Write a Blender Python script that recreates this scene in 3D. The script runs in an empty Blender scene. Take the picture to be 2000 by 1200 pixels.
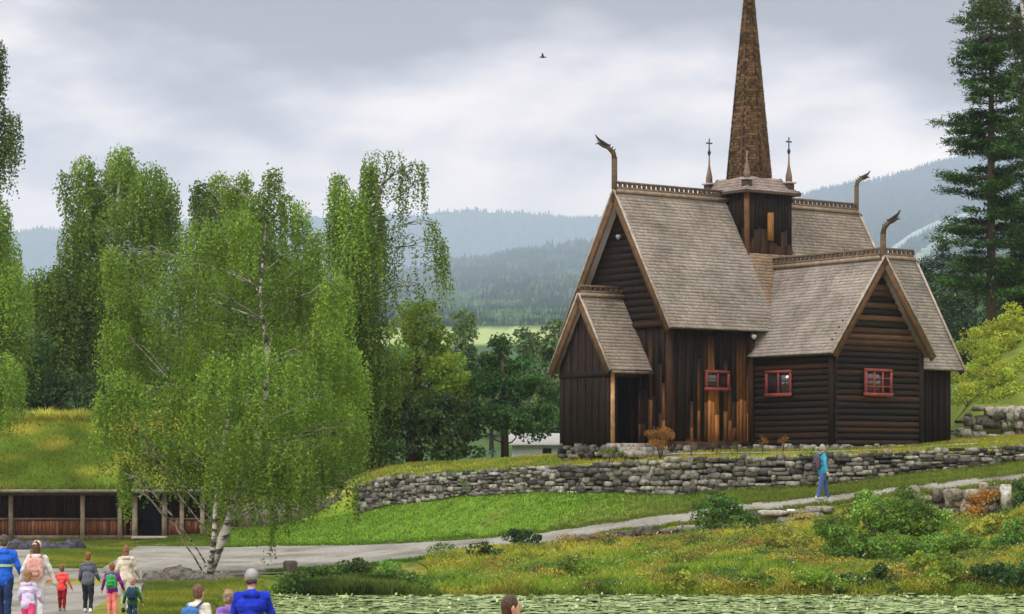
import bpy, math, random
import numpy as np
from mathutils import Vector
rng = np.random.default_rng(7)
random.seed(7)
SC = bpy.context.scene
COL = SC.collection
R = math.radians

# ---------------------------------------------------------------- camera
cam = bpy.data.cameras.new("camera"); co = bpy.data.objects.new("camera", cam); COL.objects.link(co)
co.location = (0, 0, 3); co.rotation_euler = (R(90), 0, 0)
cam.lens = 90; cam.sensor_width = 36; cam.shift_y = 0.1625
cam.clip_start = 0.5; cam.clip_end = 60000
SC.camera = co
# ---------------------------------------------------------------- world + sun
SUN_EL, SUN_AZ = R(48), R(215)      # azimuth clockwise from +Y : behind the camera, to the left
w = bpy.data.worlds.new("World"); SC.world = w; w.use_nodes = True
nt = w.node_tree; N = nt.nodes; L = nt.links
for n_ in list(N): N.remove(n_)
out = N.new('ShaderNodeOutputWorld'); bg = N.new('ShaderNodeBackground'); L.new(bg.outputs[0], out.inputs[0])
sky = N.new('ShaderNodeTexSky'); sky.sky_type = 'NISHITA'; sky.sun_disc = False
sky.sun_elevation = SUN_EL; sky.sun_rotation = SUN_AZ
sks = N.new('ShaderNodeVectorMath'); sks.operation = 'SCALE'; sks.inputs[3].default_value = 0.10
L.new(sky.outputs[0], sks.inputs[0])
tc = N.new('ShaderNodeTexCoord')
mp = N.new('ShaderNodeMapping'); mp.inputs['Scale'].default_value = (1, 1, 2.6); mp.inputs['Location'].default_value = (0.35, 0.2, 0.1)
L.new(tc.outputs['Generated'], mp.inputs[0])
no = N.new('ShaderNodeTexNoise'); no.inputs['Scale'].default_value = 5.5; no.inputs['Detail'].default_value = 5; no.inputs['Roughness'].default_value = 0.5
L.new(mp.outputs[0], no.inputs['Vector'])
sp = N.new('ShaderNodeSeparateXYZ'); L.new(tc.outputs['Generated'], sp.inputs[0])
m1 = N.new('ShaderNodeMath'); m1.operation = 'MULTIPLY_ADD'; m1.inputs[1].default_value = 0.22; L.new(no.outputs[0], m1.inputs[0])
m2 = N.new('ShaderNodeMath'); m2.operation = 'ADD'; m2.inputs[1].default_value = -0.115; L.new(sp.outputs[2], m2.inputs[0]); L.new(m2.outputs[0], m1.inputs[2])
cr = N.new('ShaderNodeValToRGB'); L.new(m1.outputs[0], cr.inputs[0])
els = cr.color_ramp.elements
SKY = [(0.0, (3.5, 2.8, 2.2)), (.085, (3.3, 2.7, 2.15)), (.115, (2.35, 1.9, 1.62)), (.14, (1.0, .84, .80)), (.162, (.30, .20, .15)), (.20, (.24, .14, .09)),
       (.30, (.50, .52, .58)), (.50, (1.3, 1.32, 1.36)), (1.0, (2.4, 2.4, 2.4))]
els[0].position = SKY[0][0]; els[0].color = (*SKY[0][1], 1); els[1].position = 1.0; els[1].color = (*SKY[-1][1], 1)
for p_, c_ in SKY[1:-1]:
    e_ = els.new(p_); e_.color = (*c_, 1)
mx = N.new('ShaderNodeMix'); mx.data_type = 'RGBA'; mx.inputs[0].default_value = 0.90
L.new(sks.outputs[0], mx.inputs[6]); L.new(cr.outputs[0], mx.inputs[7]); L.new(mx.outputs[2], bg.inputs[0])
bg.inputs[1].default_value = 1.0
sl = bpy.data.lights.new("sun", 'SUN'); so = bpy.data.objects.new("sun", sl); COL.objects.link(so)
sl.energy = 2.0; sl.angle = R(11); sl.color = (1, .95, .88)
so.rotation_euler = (R(90) - SUN_EL, 0, -SUN_AZ + R(180) if False else R(180) - SUN_AZ)
# point the lamp: light travels from the sun direction
sd = Vector((math.sin(SUN_AZ) * math.cos(SUN_EL), math.cos(SUN_AZ) * math.cos(SUN_EL), math.sin(SUN_EL)))
so.rotation_euler = sd.to_track_quat('Z', 'Y').to_euler()
SC.view_settings.view_transform = 'Standard'; SC.view_settings.look = 'None'; SC.view_settings.exposure = 0; SC.view_settings.gamma = 1
cy = SC.cycles
cy.max_bounces = 6; cy.diffuse_bounces = 3; cy.glossy_bounces = 2; cy.transmission_bounces = 3; cy.volume_bounces = 1; cy.transparent_max_bounces = 4
cy.use_denoising = True

# ---------------------------------------------------------------- helpers
def sz(py, Y): return 3 - (py - 925) * Y / 5000.0
def sx(px, Y): return (px - 1000) * Y / 5000.0
def P(px, py, Y): return np.array([sx(px, Y), Y, sz(py, Y)])

def _h(ix, iy, s):
    n = (ix.astype(np.int64) * 374761393 + iy.astype(np.int64) * 668265263 + s * 982451653) & 0x7fffffff
    n = ((n ^ (n >> 13)) * 1274126177) & 0x7fffffff
    return ((n ^ (n >> 16)) & 0xffff) / 65535.0
def vn(x, y, s=0):
    x = np.asarray(x, float); y = np.asarray(y, float)
    ix = np.floor(x); iy = np.floor(y); fx = x - ix; fy = y - iy
    fx = fx * fx * (3 - 2 * fx); fy = fy * fy * (3 - 2 * fy)
    ix = ix.astype(np.int64); iy = iy.astype(np.int64)
    return ((_h(ix, iy, s) * (1 - fx) + _h(ix + 1, iy, s) * fx) * (1 - fy) + (_h(ix, iy + 1, s) * (1 - fx) + _h(ix + 1, iy + 1, s) * fx) * fy)
def fbm(x, y, s=0, o=4):
    t = 0; a = .5; n = 0
    for i in range(o):
        t = t + a * vn(np.asarray(x) * 2 ** i, np.asarray(y) * 2 ** i, s + i); n += a; a *= .5
    return t / n

OFF = {}
def link(o, parent):
    COL.objects.link(o)
    if parent is not None: o.parent = parent
    return o
def tag(o, label=None, cat=None, group=None, kind=None):
    if label: o['label'] = label
    if cat: o['category'] = cat
    if group: o['group'] = group
    if kind: o['kind'] = kind
    return o
def thing(name, loc, label, cat, group=None):
    o = bpy.data.objects.new(name, None); COL.objects.link(o); o.location = [float(v) for v in loc]
    o.empty_display_size = .2
    OFF[o.name] = np.array(loc, float)
    return tag(o, label, cat, group)

class MB:
    """collects pieces of ONE mesh"""
    def __init__(s): s.V = []; s.C = []; s.F = {}; s.n = 0
    def add(s, V, F, c=(1, 1, 1)):
        V = np.asarray(V, float).reshape(-1, 3); F = np.asarray(F, np.int64)
        s.F.setdefault(F.shape[1], []).append(F + s.n)
        c = np.asarray(c, float)
        if c.ndim == 1: c = np.tile(c, (len(V), 1))
        s.V.append(V); s.C.append(c); s.n += len(V)
    def addm(s, V, Fs, c=(1, 1, 1)):
        V = np.asarray(V, float).reshape(-1, 3)
        for f in Fs: s.F.setdefault(len(f), []).append(np.array([f]) + s.n)
        c = np.asarray(c, float)
        if c.ndim == 1: c = np.tile(c, (len(V), 1))
        s.V.append(V); s.C.append(c); s.n += len(V)
    def box(s, c, e, f, g, hx, hy, hz, col=(1, 1, 1)):
        """centre c, unit axes e f g, half sizes"""
        c = np.asarray(c, float); e = np.asarray(e, float) * hx; f = np.asarray(f, float) * hy; g = np.asarray(g, float) * hz
        V = [c + i * e + j * f + k * g for k in (-1, 1) for j in (-1, 1) for i in (-1, 1)]
        s.add(V, [[0, 2, 3, 1], [4, 5, 7, 6], [0, 1, 5, 4], [2, 6, 7, 3], [0, 4, 6, 2], [1, 3, 7, 5]], col)
    def abox(s, x0, x1, y0, y1, z0, z1, col=(1, 1, 1)):
        s.box(((x0 + x1) / 2, (y0 + y1) / 2, (z0 + z1) / 2), (1, 0, 0), (0, 1, 0), (0, 0, 1), (x1 - x0) / 2, (y1 - y0) / 2, (z1 - z0) / 2, col)
    def beam(s, p, q, wd, ht, col=(1, 1, 1), up=(0, 0, 1)):
        p = np.asarray(p, float); q = np.asarray(q, float); d = q - p; l = np.linalg.norm(d); d = d / l
        up = np.asarray(up, float); sd_ = np.cross(d, up)
        if np.linalg.norm(sd_) < 1e-4: sd_ = np.cross(d, (1, 0, 0))
        sd_ /= np.linalg.norm(sd_); u2 = np.cross(sd_, d)
        s.box((p + q) / 2, d, sd_, u2, l / 2, wd / 2, ht / 2, col)
    def tube(s, pts, rad, col=(1, 1, 1), n=8, cap=True):
        pts = np.asarray(pts, float); m = len(pts)
        rad = np.broadcast_to(np.asarray(rad, float), (m,))
        T = np.gradient(pts, axis=0); T /= np.linalg.norm(T, axis=1)[:, None] + 1e-9
        ref = np.array([0.3, 0.9, 0.2]);
        A = np.cross(T, ref); A /= np.linalg.norm(A, axis=1)[:, None] + 1e-9; B = np.cross(T, A)
        th = np.linspace(0, 2 * np.pi, n, endpoint=False)
        V = pts[:, None] + rad[:, None, None] * (np.cos(th)[None, :, None] * A[:, None] + np.sin(th)[None, :, None] * B[:, None])
        i = np.arange(m - 1)[:, None] * n; j = np.arange(n)[None]
        F = np.stack([i + j, i + (j + 1) % n, i + n + (j + 1) % n, i + n + j], -1).reshape(-1, 4)
        c = np.asarray(col, float)
        if c.ndim == 2: c = np.repeat(c, n, axis=0)
        base = s.n
        s.add(V.reshape(-1, 3), F, c)
        if cap:
            s.F.setdefault(n, []).append(np.array([list(range(base + n - 1, base - 1, -1)), list(range(base + (m - 1) * n, base + m * n))]))
    def build(s, name, mat, parent=None, smooth=False):
        V = np.concatenate(s.V); C = np.concatenate(s.C)
        if parent is not None:
            off = OFF[parent.name]; V = V - off
        me = bpy.data.meshes.new(name)
        me.vertices.add(len(V)); me.vertices.foreach_set('co', V.ravel())
        loops = []; starts = []; tot = []; k = 0
        for sz_, arrs in s.F.items():
            A = np.concatenate(arrs); loops.append(A.ravel()); starts.append(k + np.arange(len(A)) * sz_); tot.append(np.full(len(A), sz_)); k += A.size
        loops = np.concatenate(loops); starts = np.concatenate(starts); tot = np.concatenate(tot)
        me.loops.add(len(loops)); me.loops.foreach_set('vertex_index', loops.astype(np.int32))
        me.polygons.add(len(starts)); me.polygons.foreach_set('loop_start', starts.astype(np.int32)); me.polygons.foreach_set('loop_total', tot.astype(np.int32))
        if smooth: me.polygons.foreach_set('use_smooth', np.ones(len(starts), bool))
        at = me.color_attributes.new('tint', 'FLOAT_COLOR', 'POINT')
        at.data.foreach_set('color', np.hstack([C, np.ones((len(C), 1))]).astype(np.float32).ravel())
        me.update(calc_edges=True)
        me.materials.append(mat)
        o = bpy.data.objects.new(name, me); link(o, parent)
        OFF[o.name] = OFF[parent.name] if parent is not None else np.zeros(3)
        return o

# ---------------------------------------------------------------- materials
def mat(name, col=(1, 1, 1), rough=.85, tint=True, n_scale=6, n_amt=.35, stretch=(1, 1, 1), bump=.3, bscale=None, spec=.3, trans=0, metal=0, col2=None, c2_scale=2, c2_lo=.45, c2_hi=.6, bdist=.02):
    m = bpy.data.materials.new(name); m.use_nodes = True; t = m.node_tree; N = t.nodes; L = t.links
    b = N['Principled BSDF']; b.inputs['Roughness'].default_value = rough; b.inputs['Specular IOR Level'].default_value = spec; b.inputs['Metallic'].default_value = metal
    tc = N.new('ShaderNodeTexCoord'); mp = N.new('ShaderNodeMapping'); mp.inputs['Scale'].default_value = stretch; L.new(tc.outputs['Object'], mp.inputs[0])
    no = N.new('ShaderNodeTexNoise'); no.inputs['Scale'].default_value = n_scale; no.inputs['Detail'].default_value = 5; L.new(mp.outputs[0], no.inputs['Vector'])
    mr = N.new('ShaderNodeMapRange'); mr.inputs['From Min'].default_value = .3; mr.inputs['From Max'].default_value = .7
    mr.inputs['To Min'].default_value = 1 - n_amt; mr.inputs['To Max'].default_value = 1 + n_amt; L.new(no.outputs[0], mr.inputs[0])
    base = N.new('ShaderNodeRGB'); base.outputs[0].default_value = (*col, 1); cs = base.outputs[0]
    if col2:
        n2 = N.new('ShaderNodeTexNoise'); n2.inputs['Scale'].default_value = c2_scale; n2.inputs['Detail'].default_value = 6; L.new(mp.outputs[0], n2.inputs['Vector'])
        r2 = N.new('ShaderNodeMapRange'); r2.inputs['From Min'].default_value = c2_lo; r2.inputs['From Max'].default_value = c2_hi; L.new(n2.outputs[0], r2.inputs[0])
        mm = N.new('ShaderNodeMix'); mm.data_type = 'RGBA'; L.new(r2.outputs[0], mm.inputs[0]); L.new(cs, mm.inputs[6]); mm.inputs[7].default_value = (*col2, 1); cs = mm.outputs[2]
    if tint:
        a = N.new('ShaderNodeAttribute'); a.attribute_name = 'tint'
        mu = N.new('ShaderNodeMix'); mu.data_type = 'RGBA'; mu.blend_type = 'MULTIPLY'; mu.inputs[0].default_value = 1; L.new(cs, mu.inputs[6]); L.new(a.outputs['Color'], mu.inputs[7]); cs = mu.outputs[2]
    v = N.new('ShaderNodeVectorMath'); v.operation = 'SCALE'; L.new(cs, v.inputs[0]); L.new(mr.outputs[0], v.inputs[3]); cs = v.outputs[0]
    L.new(cs, b.inputs['Base Color'])
    if bump:
        bn = N.new('ShaderNodeTexNoise'); bn.inputs['Scale'].default_value = bscale or n_scale * 4; bn.inputs['Detail'].default_value = 4; L.new(mp.outputs[0], bn.inputs['Vector'])
        bu = N.new('ShaderNodeBump'); bu.inputs['Strength'].default_value = bump; bu.inputs['Distance'].default_value = bdist; L.new(bn.outputs[0], bu.inputs['Height']); L.new(bu.outputs[0], b.inputs['Normal'])
    if trans:
        tr = N.new('ShaderNodeBsdfTranslucent'); L.new(cs, tr.inputs[0]); ms = N.new('ShaderNodeMixShader'); ms.inputs[0].default_value = trans
        L.new(b.outputs[0], ms.inputs[1]); L.new(tr.outputs[0], ms.inputs[2]); L.new(ms.outputs[0], N['Material Output'].inputs[0])
    return m
M_leaf = mat('leaf', rough=.6, n_scale=.6, n_amt=.12, bump=0, trans=.35, spec=.25)
M_needle = mat('needle', rough=.7, n_scale=.8, n_amt=.15, bump=0, trans=.12, spec=.15)
M_bark = mat('birch_bark', (.50, .48, .43), rough=.8, n_scale=3, n_amt=.15, stretch=(1, 1, 2.2), col2=(.05, .045, .04), c2_scale=3.2, c2_lo=.48, c2_hi=.6, bump=.5)
M_greybark = mat('grey_birch_bark', (.34, .33, .29), rough=.85, n_scale=3, n_amt=.2, stretch=(1, 1, 2.2), col2=(.05, .045, .04), c2_scale=3.2, c2_lo=.5, c2_hi=.58, bump=.5)
M_darkbark = mat('dark_bark', (.09, .065, .05), rough=.95, n_scale=6, n_amt=.4, stretch=(3, 3, .5), bump=.8)
M_ground = mat('ground_soil_grass', rough=.95, n_scale=1.6, n_amt=.3, bump=.6, bscale=9, bdist=.06, spec=.1)
M_grass = mat('grass_blade', (1.3, 1.3, 1.3), rough=.75, n_scale=.7, n_amt=.2, bump=0, trans=.5, spec=.15)
M_gravel = mat('gravel', (.29, .27, .235), rough=.95, n_scale=6, n_amt=.16, bump=.5, bscale=60, tint=False, col2=(.16, .14, .11), c2_scale=.55, c2_lo=.42, c2_hi=.68, stretch=(1, .45, 1), spec=.1)
M_stone = mat('stone', rough=.95, n_scale=7, n_amt=.35, bump=.7, bscale=20, col=(1, 1, 1), col2=(.45, .45, .38), c2_scale=5, c2_lo=.5, c2_hi=.62, bdist=.04)
M_shingle = mat('shingle', (.345, .305, .275), rough=.9, n_scale=1.2, n_amt=.2, bump=.3, bscale=30, spec=.2, col2=(.27, .255, .20), c2_scale=1.1, c2_lo=.55, c2_hi=.75)
M_tar = mat('tarred_wood', rough=.75, n_scale=4, n_amt=.45, stretch=(4, 4, .5), bump=.5, bscale=18, spec=.18)
M_log = mat('tarred_log', rough=.7, n_scale=3, n_amt=.4, stretch=(.8, .8, 8), bump=.5, bscale=9, spec=.22)
M_trim = mat('trim_wood', rough=.85, n_scale=5, n_amt=.3, bump=.4, spec=.2)
M_red = mat('red_paint', (.27, .045, .035), rough=.75, tint=False, col2=(.16, .04, .03), c2_scale=14, n_scale=9, n_amt=.3, bump=.15)
M_glass = mat('window_glass', (.02, .02, .022), rough=.08, tint=False, n_scale=3, n_amt=.3, bump=.05, bscale=2, spec=.8)
M_iron = mat('iron', (.05, .05, .055), rough=.5, tint=False, n_amt=.2, metal=.6, bump=0)
M_far = mat('far_forest', rough=1, n_scale=.02, n_amt=.25, bump=0, spec=0)
M_water = mat('pond_water', (.012, .018, .012), rough=.08, tint=False, n_scale=2, n_amt=.2, bump=.12, bscale=3, spec=.5)
M_pad = mat('lily_pad', rough=.6, n_scale=5, n_amt=.2, bump=.1, spec=.4)
M_white = mat('white_paint', (.75, .75, .74), rough=.6, tint=True, n_amt=.06, bump=.05)
M_cloth = mat('cloth', rough=.85, n_scale=7, n_amt=.28, bump=.7, bscale=11, bdist=.03, spec=.2)
M_skin = mat('skin', (.58, .34, .25), rough=.55, tint=False, n_scale=10, n_amt=.06, bump=0, spec=.35)
M_hair = mat('hair', rough=.6, n_scale=40, n_amt=.4, stretch=(1, 1, .2), bump=.6, bscale=90, bdist=.006)

def jit(c, a, n=None):
    c = np.asarray(c, float)
    if n is None: return c * (1 + rng.uniform(-a, a))
    return c[None] * (1 + rng.uniform(-a, a, (n, 1)))

# ---------------------------------------------------------------- terrain
# feature rows per column: (Y, z)
def Z(py, Y): return (Y, sz(py, Y))
COLS = {
 -300: [(77, 0), (107, 0), (109, .05), (109.6, .1), (114, .2), (125, .6), (126, .6), (140, .6)],
 250: [(77, 0), (107, 0), (109, .05), (109.6, .1), (114, .2), (125, .6), (126, .6), (140, .6)],
 450: [(77, 0), (104, 0), (111, .55), (111.6, .6), (115, 1.2), (125, 2), (126, 2), (140, 2)],
 530: [(78, 0), (104, .05), Z(1027, 111), (111.6, .8), (115, 1.5), (125, 2), (126, 2), (140, 2)],
 700: [(79, .1), Z(1066, 100), Z(1002, 108), Z(948, 108.7), (112, 3.1), (122, 3.4), (123, 3.4), (140, 3)],
 762: [Z(1100, 80), Z(1063, 98), Z(984, 106), Z(933, 106.7), Z(908, 112), (122, 3.45), (123, 3.45), (140, 3)],
 896: [Z(1085, 82), Z(1056, 95), Z(966, 100), Z(925, 100.7), Z(905, 107), (120, 3.5), (121, 3.5), (140, 3)],
 1050: [Z(1068, 83), Z(1042, 90), Z(958, 96), Z(913, 96.7), Z(898, 101), (118, 3.9), (119, 3.9), (140, 3)],
 1200: [Z(1042, 83.5), Z(1020, 88), Z(962, 94), Z(905, 94.7), Z(886, 97), (116, 4), (117, 4), (140, 3.5)],
 1340: [Z(1025, 84), Z(1000, 87.5), Z(967, 93), Z(898, 93.7), Z(884, 96), (116, 4), (117, 4), (140, 4)],
 1420: [Z(1010, 84), Z(986, 87), Z(957, 92.5), Z(895, 93.2), Z(883, 95.5), (112, 4), (113, 4), (140, 5)],
 1600: [Z(989, 84), Z(971, 86.5), Z(952, 91.5), Z(891, 92.2), Z(882, 94), (110, 4.1), (111, 4.1), (140, 6)],
 1760: [Z(967, 84), Z(950, 86), Z(930, 91), Z(884, 91.7), Z(876, 95), (107, 4.2), (108, 4.2), (130, 7)],
 1850: [Z(959, 84), Z(940, 86), Z(920, 90.7), Z(880, 91.4), Z(868, 98), (105, 4.4), (106, 4.6), (116, 5.6)],
 1900: [Z(953, 84), Z(934, 86), Z(916, 90.5), Z(878, 91.2), Z(865, 98), (105, 4.45), (106, 5.7), (116, 8.2)],
 2000: [Z(941, 84), Z(922, 86), Z(903, 90), Z(873, 90.7), Z(860, 98), (105, 4.55), (106, 5.85), (116, 9.6)],
 2300: [Z(915, 84), Z(903, 86), Z(883, 90), Z(850, 90.7), Z(838, 98), (105, 5.2), (106, 6.5), (116, 11.)],
}
CPX = np.array(sorted(COLS))
CF = np.array([[v for v in COLS[p]] for p in CPX], float)        # ncol, 8, 2
def feats(px):
    px = np.asarray(px, float)
    out = []
    pond = np.clip((px - 500) / 40, 0, 1)
    nearY = [(8, 0 * px), (27, 0 * px), (30, -1.0 * pond), (66.3, -1.0 * pond), (68.2, -.33 * pond)]
    for Yv, zv in nearY: out.append((np.full(px.shape, float(Yv)), zv))
    for k in range(8):
        out.append((np.interp(px, CPX, CF[:, k, 0]), np.interp(px, CPX, CF[:, k, 1])))
    far = [(165, [.6, 2, 3, 4, 9]), (260, [0, 0, -1, 4, 9]), (600, [14, 14, 14, 20, 40]), (850, [40, 40, 43, 50, 70]),
           (930, [50, 50, 50.5, 58, 85]), (1240, [74, 74, 74.5, 78, 86]), (1500, [60, 60, 60, 70, 90]), (16500, [60] * 5)]
    for Yv, zs in far:
        out.append((np.full(px.shape, float(Yv)), np.interp(px, [0, 600, 1000, 1500, 2000], zs)))
    return np.array([o[0] for o in out]), np.array([o[1] for o in out])
SUBS = [6, 2, 6, 4, 40, 10, 10, 1, 5, 6, 1, 6, 3, 3, 6, 4, 3, 4, 3, 6]
def bdrop(px, t): return np.interp(px, [1000, 1100, 1300, 1420, 1600, 1700, 1800, 1960, 2060], [0, .18, .28, .36, .36, .35, .8, .8, .2]) * np.clip(t / .6, 0, 1) ** 2 * (t < .982)
def amp(k): return [0, 0, .1, .0, .10, 0, .06, 0, .05, .0, 0, .3, .5, .6, 2, 2, 0, 4, 4, 4][k]
def gz(px, Y):
    """ground height at photo column px and depth Y"""
    px = np.atleast_1d(np.asarray(px, float)); Y = np.atleast_1d(np.asarray(Y, float))
    FY, FZ = feats(px); z = np.zeros(px.shape)
    for k in range(FY.shape[0] - 1):
        m = (Y >= FY[k]) & (Y <= FY[k + 1])
        t = np.where(m, (Y - FY[k]) / (FY[k + 1] - FY[k]), 0)
        X = (px - 1000) / 5000 * Y
        zz = FZ[k] + (FZ[k + 1] - FZ[k]) * t + amp(k) * 4 * t * (1 - t) * (fbm(X * .35, Y * .35, 3) - .5) * 2
        if k == 4: zz = zz - bdrop(px, t)
        z = np.where(m, zz, z)
    return z
def gx(X, Y): return gz(1000 + 5000 * np.asarray(X, float) / np.asarray(Y, float), Y)

def lerp3(c0, c1, t):
    t = np.clip(t, 0, 1)[..., None]; return np.asarray(c0) * (1 - t) + np.asarray(c1) * t
G_LAWN = np.array((.115, .205, .018)); G_DULL = np.array((.12, .155, .024)); G_YEL = np.array((.33, .32, .045)); G_RUST = np.array((.35, .245, .05)); G_DARK = np.array((.04, .08, .018)); G_FIELD = np.array((.34, .36, .12))
def meadow_col(X, Y, n):
    a = fbm(X * .30, Y * .22, 11); b = fbm(X * .5 + 9, Y * .3, 21); c = fbm(X * 1.6, Y * 1.2, 31, 2)
    col = lerp3(G_YEL, (.19, .27, .03), (a - .36) * 5)
    col = lerp3(col, G_RUST, (b - .67) * 4)
    col = lerp3(col, G_DARK * 1.3, (c - .62) * 5)
    return col
def lawn_col(X, Y):
    a = fbm(X * .4, Y * .25, 5); b = fbm(X * .15 + 3, Y * .15, 8)
    t = (X - 1.5) / 8 + (a - .5) * 3.4 + (fbm(X * 1.7, Y * 1.1, 55, 3) - .5) * 1.6 - np.clip((Y - 91) / 6, -.6, .5)
    col = lerp3(G_LAWN, G_DULL * 1.15, t * 1.1)
    return lerp3(col, G_DULL * 1.3, (b - .55) * 4)
pxs = np.concatenate([np.arange(-4200, -300, 300), np.arange(-300, 2300, 9.), np.arange(2300, 6500, 300)])
FY, FZ = feats(pxs)
rows_Y = []; rows_z = []; rows_k = []
for k in range(len(SUBS)):
    for j in range(SUBS[k] + (1 if k == len(SUBS) - 1 else 0)):
        t = j / SUBS[k]
        Yr = FY[k] + (FY[k + 1] - FY[k]) * t; rows_Y.append(Yr); rows_k.append(k)
        Xr = (pxs - 1000) / 5000 * Yr
        rows_z.append(FZ[k] + (FZ[k + 1] - FZ[k]) * t + amp(k) * 4 * t * (1 - t) * (fbm(Xr * .35, Yr * .35, 3) - .5) * 2 - (bdrop(pxs, t) if k == 4 else 0))
RY = np.array(rows_Y); RZ = np.array(rows_z); RX = (pxs[None] - 1000) / 5000 * RY; KK = np.array(rows_k)
V = np.stack([RX, RY, RZ], -1)
Cg = lerp3(G_DULL, G_YEL * .7, fbm(RX * .3, RY * .3, 2))
mk = KK[:, None] * np.ones_like(RX)
Cg = np.where((mk == 4)[..., None], meadow_col(RX, RY, 0) * .8, Cg)
Cg = np.where(((mk == 6) | (mk == 7))[..., None], lawn_col(RX, RY), Cg)
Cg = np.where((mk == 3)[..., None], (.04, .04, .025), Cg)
Cg = np.where(((mk >= 8) & (mk <= 10))[..., None], lerp3((.16, .20, .03), G_YEL, fbm(RX * .5, RY * .5, 6)), Cg)
Cg = np.where(((mk >= 11) & (mk <= 16))[..., None], G_DARK * 1.1, Cg)
Cg = np.where((mk == 17)[..., None], G_DARK, Cg)
Cg = np.where(((mk >= 10) & (mk <= 12) & (RX / RY > .166) & (RY < 135))[..., None], (.13, .165, .025), Cg)
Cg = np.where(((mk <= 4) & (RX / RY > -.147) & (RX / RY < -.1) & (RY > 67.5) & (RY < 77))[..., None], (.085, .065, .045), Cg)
Cg = np.where(((mk == 17) & (RX / RY < .07) & (RX / RY > -.06))[..., None], G_FIELD * np.array((1.0, 1.1, 1.2)), Cg)
Cg = np.where((mk >= 18)[..., None], G_DARK, Cg)
nr, nc = RX.shape
ii, jj = np.meshgrid(np.arange(nr - 1), np.arange(nc - 1), indexing='ij')
F = np.stack([ii * nc + jj, ii * nc + jj + 1, (ii + 1) * nc + jj + 1, (ii + 1) * nc + jj], -1).reshape(-1, 4)
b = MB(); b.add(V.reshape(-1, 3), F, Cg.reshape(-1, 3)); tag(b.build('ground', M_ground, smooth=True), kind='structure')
b = MB(); b.add([(-16000, -6000, -2.5), (16000, -6000, -2.5), (16000, 30, -2.5), (-16000, 30, -2.5)], [[0, 1, 2, 3]], G_DULL); tag(b.build('ground_beyond', M_ground), kind='structure')

# gravel path (strip between rows 5 and 6) and yard
def strip(name, px_, t0, t1, lift=.02, n=7, m=M_gravel, k0=5):
    FY, FZ = feats(px_); b = MB(); Vs = []
    for j in range(n):
        f = j / (n - 1)
        t = t0 + (t1 - t0) * f
        Yr = FY[k0] + (FY[k0 + 1] - FY[k0]) * t; zr = FZ[k0] + (FZ[k0 + 1] - FZ[k0]) * t + lift
        Vs.append(np.stack([(px_ - 1000) / 5000 * Yr, Yr, zr], -1))
    V = np.array(Vs); nr, nc = V.shape[:2]
    ii, jj = np.meshgrid(np.arange(nr - 1), np.arange(nc - 1), indexing='ij')
    F = np.stack([ii * nc + jj, ii * nc + jj + 1, (ii + 1) * nc + jj + 1, (ii + 1) * nc + jj], -1).reshape(-1, 4)
    b.add(V.reshape(-1, 3), F); return tag(b.build(name, m, smooth=True), kind='structure')
pp = np.arange(-600, 2400, 10.)
strip('gravel_path', pp, .0 + .07 * vn(pp * .03, pp * 0, 3) * .5, 1.03 - .08 * vn(pp * .025, pp * 0, 4))
# gravel yard at left, where the visitors walk
ys = np.linspace(30, 78.5, 30); b = MB(); Vs = []
for y_ in ys:
    e = np.interp(y_, [30, 50, 60, 70, 74, 78.5], [180, 250, 275, 285, 330, 700]) + 14 * (vn(y_ * .7, 0, 9) - .5)
    pr = np.linspace(-900, e, 30); Vs.append(np.stack([sx(pr, y_), np.full(30, y_), np.full(30, .012)], -1))
V = np.array(Vs); nr, nc = V.shape[:2]
ii, jj = np.meshgrid(np.arange(nr - 1), np.arange(nc - 1), indexing='ij')
F = np.stack([ii * nc + jj, ii * nc + jj + 1, (ii + 1) * nc + jj + 1, (ii + 1) * nc + jj], -1).reshape(-1, 4)
b.add(V.reshape(-1, 3), F); tag(b.build('gravel_yard', M_gravel, smooth=True), kind='structure')
# pale footpath in front of the church
pp = np.arange(1240, 1920, 10.)
strip('footpath', pp, .62 + 0 * pp, .86 + 0 * pp, lift=.03, n=3, k0=8)
# water
b = MB(); b.add([(-6.6, 24, -.3), (60, 24, -.3), (60, 69.5, -.3), (-6.6, 69.5, -.3)], [[0, 1, 2, 3]]); tag(b.build('pond_water', M_water), kind='structure')

# ---------------------------------------------------------------- foliage tools
def quads(P_, size, down=0., aspect=.6, flat=0.):
    n = len(P_); u = rng.normal(size=(n, 3)); u[:, 2] -= down; u[:, 2] *= (1 - flat); u /= np.linalg.norm(u, axis=1)[:, None]
    v = np.cross(u, rng.normal(size=(n, 3)) + (0, 0, flat * 6)); v /= np.linalg.norm(v, axis=1)[:, None] + 1e-9
    s = (size * rng.uniform(.7, 1.3, n))[:, None]; u = u * s * .5; v = v * s * .5 * aspect
    V = np.stack([P_ - u, P_ + v, P_ + u, P_ - v], 1).reshape(-1, 3)
    return V, np.arange(n * 4).reshape(n, 4)
def addq(b, P_, C, size, **k):
    V, F = quads(P_, size, **k); b.add(V, F, np.repeat(C, 4, axis=0))
def shell(n, inner=.45, up=0.):
    d = rng.normal(size=(n, 3)); d[:, 2] += up; d /= np.linalg.norm(d, axis=1)[:, None]
    return d * (rng.uniform(inner ** 3, 1, n) ** (1 / 3))[:, None]
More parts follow.
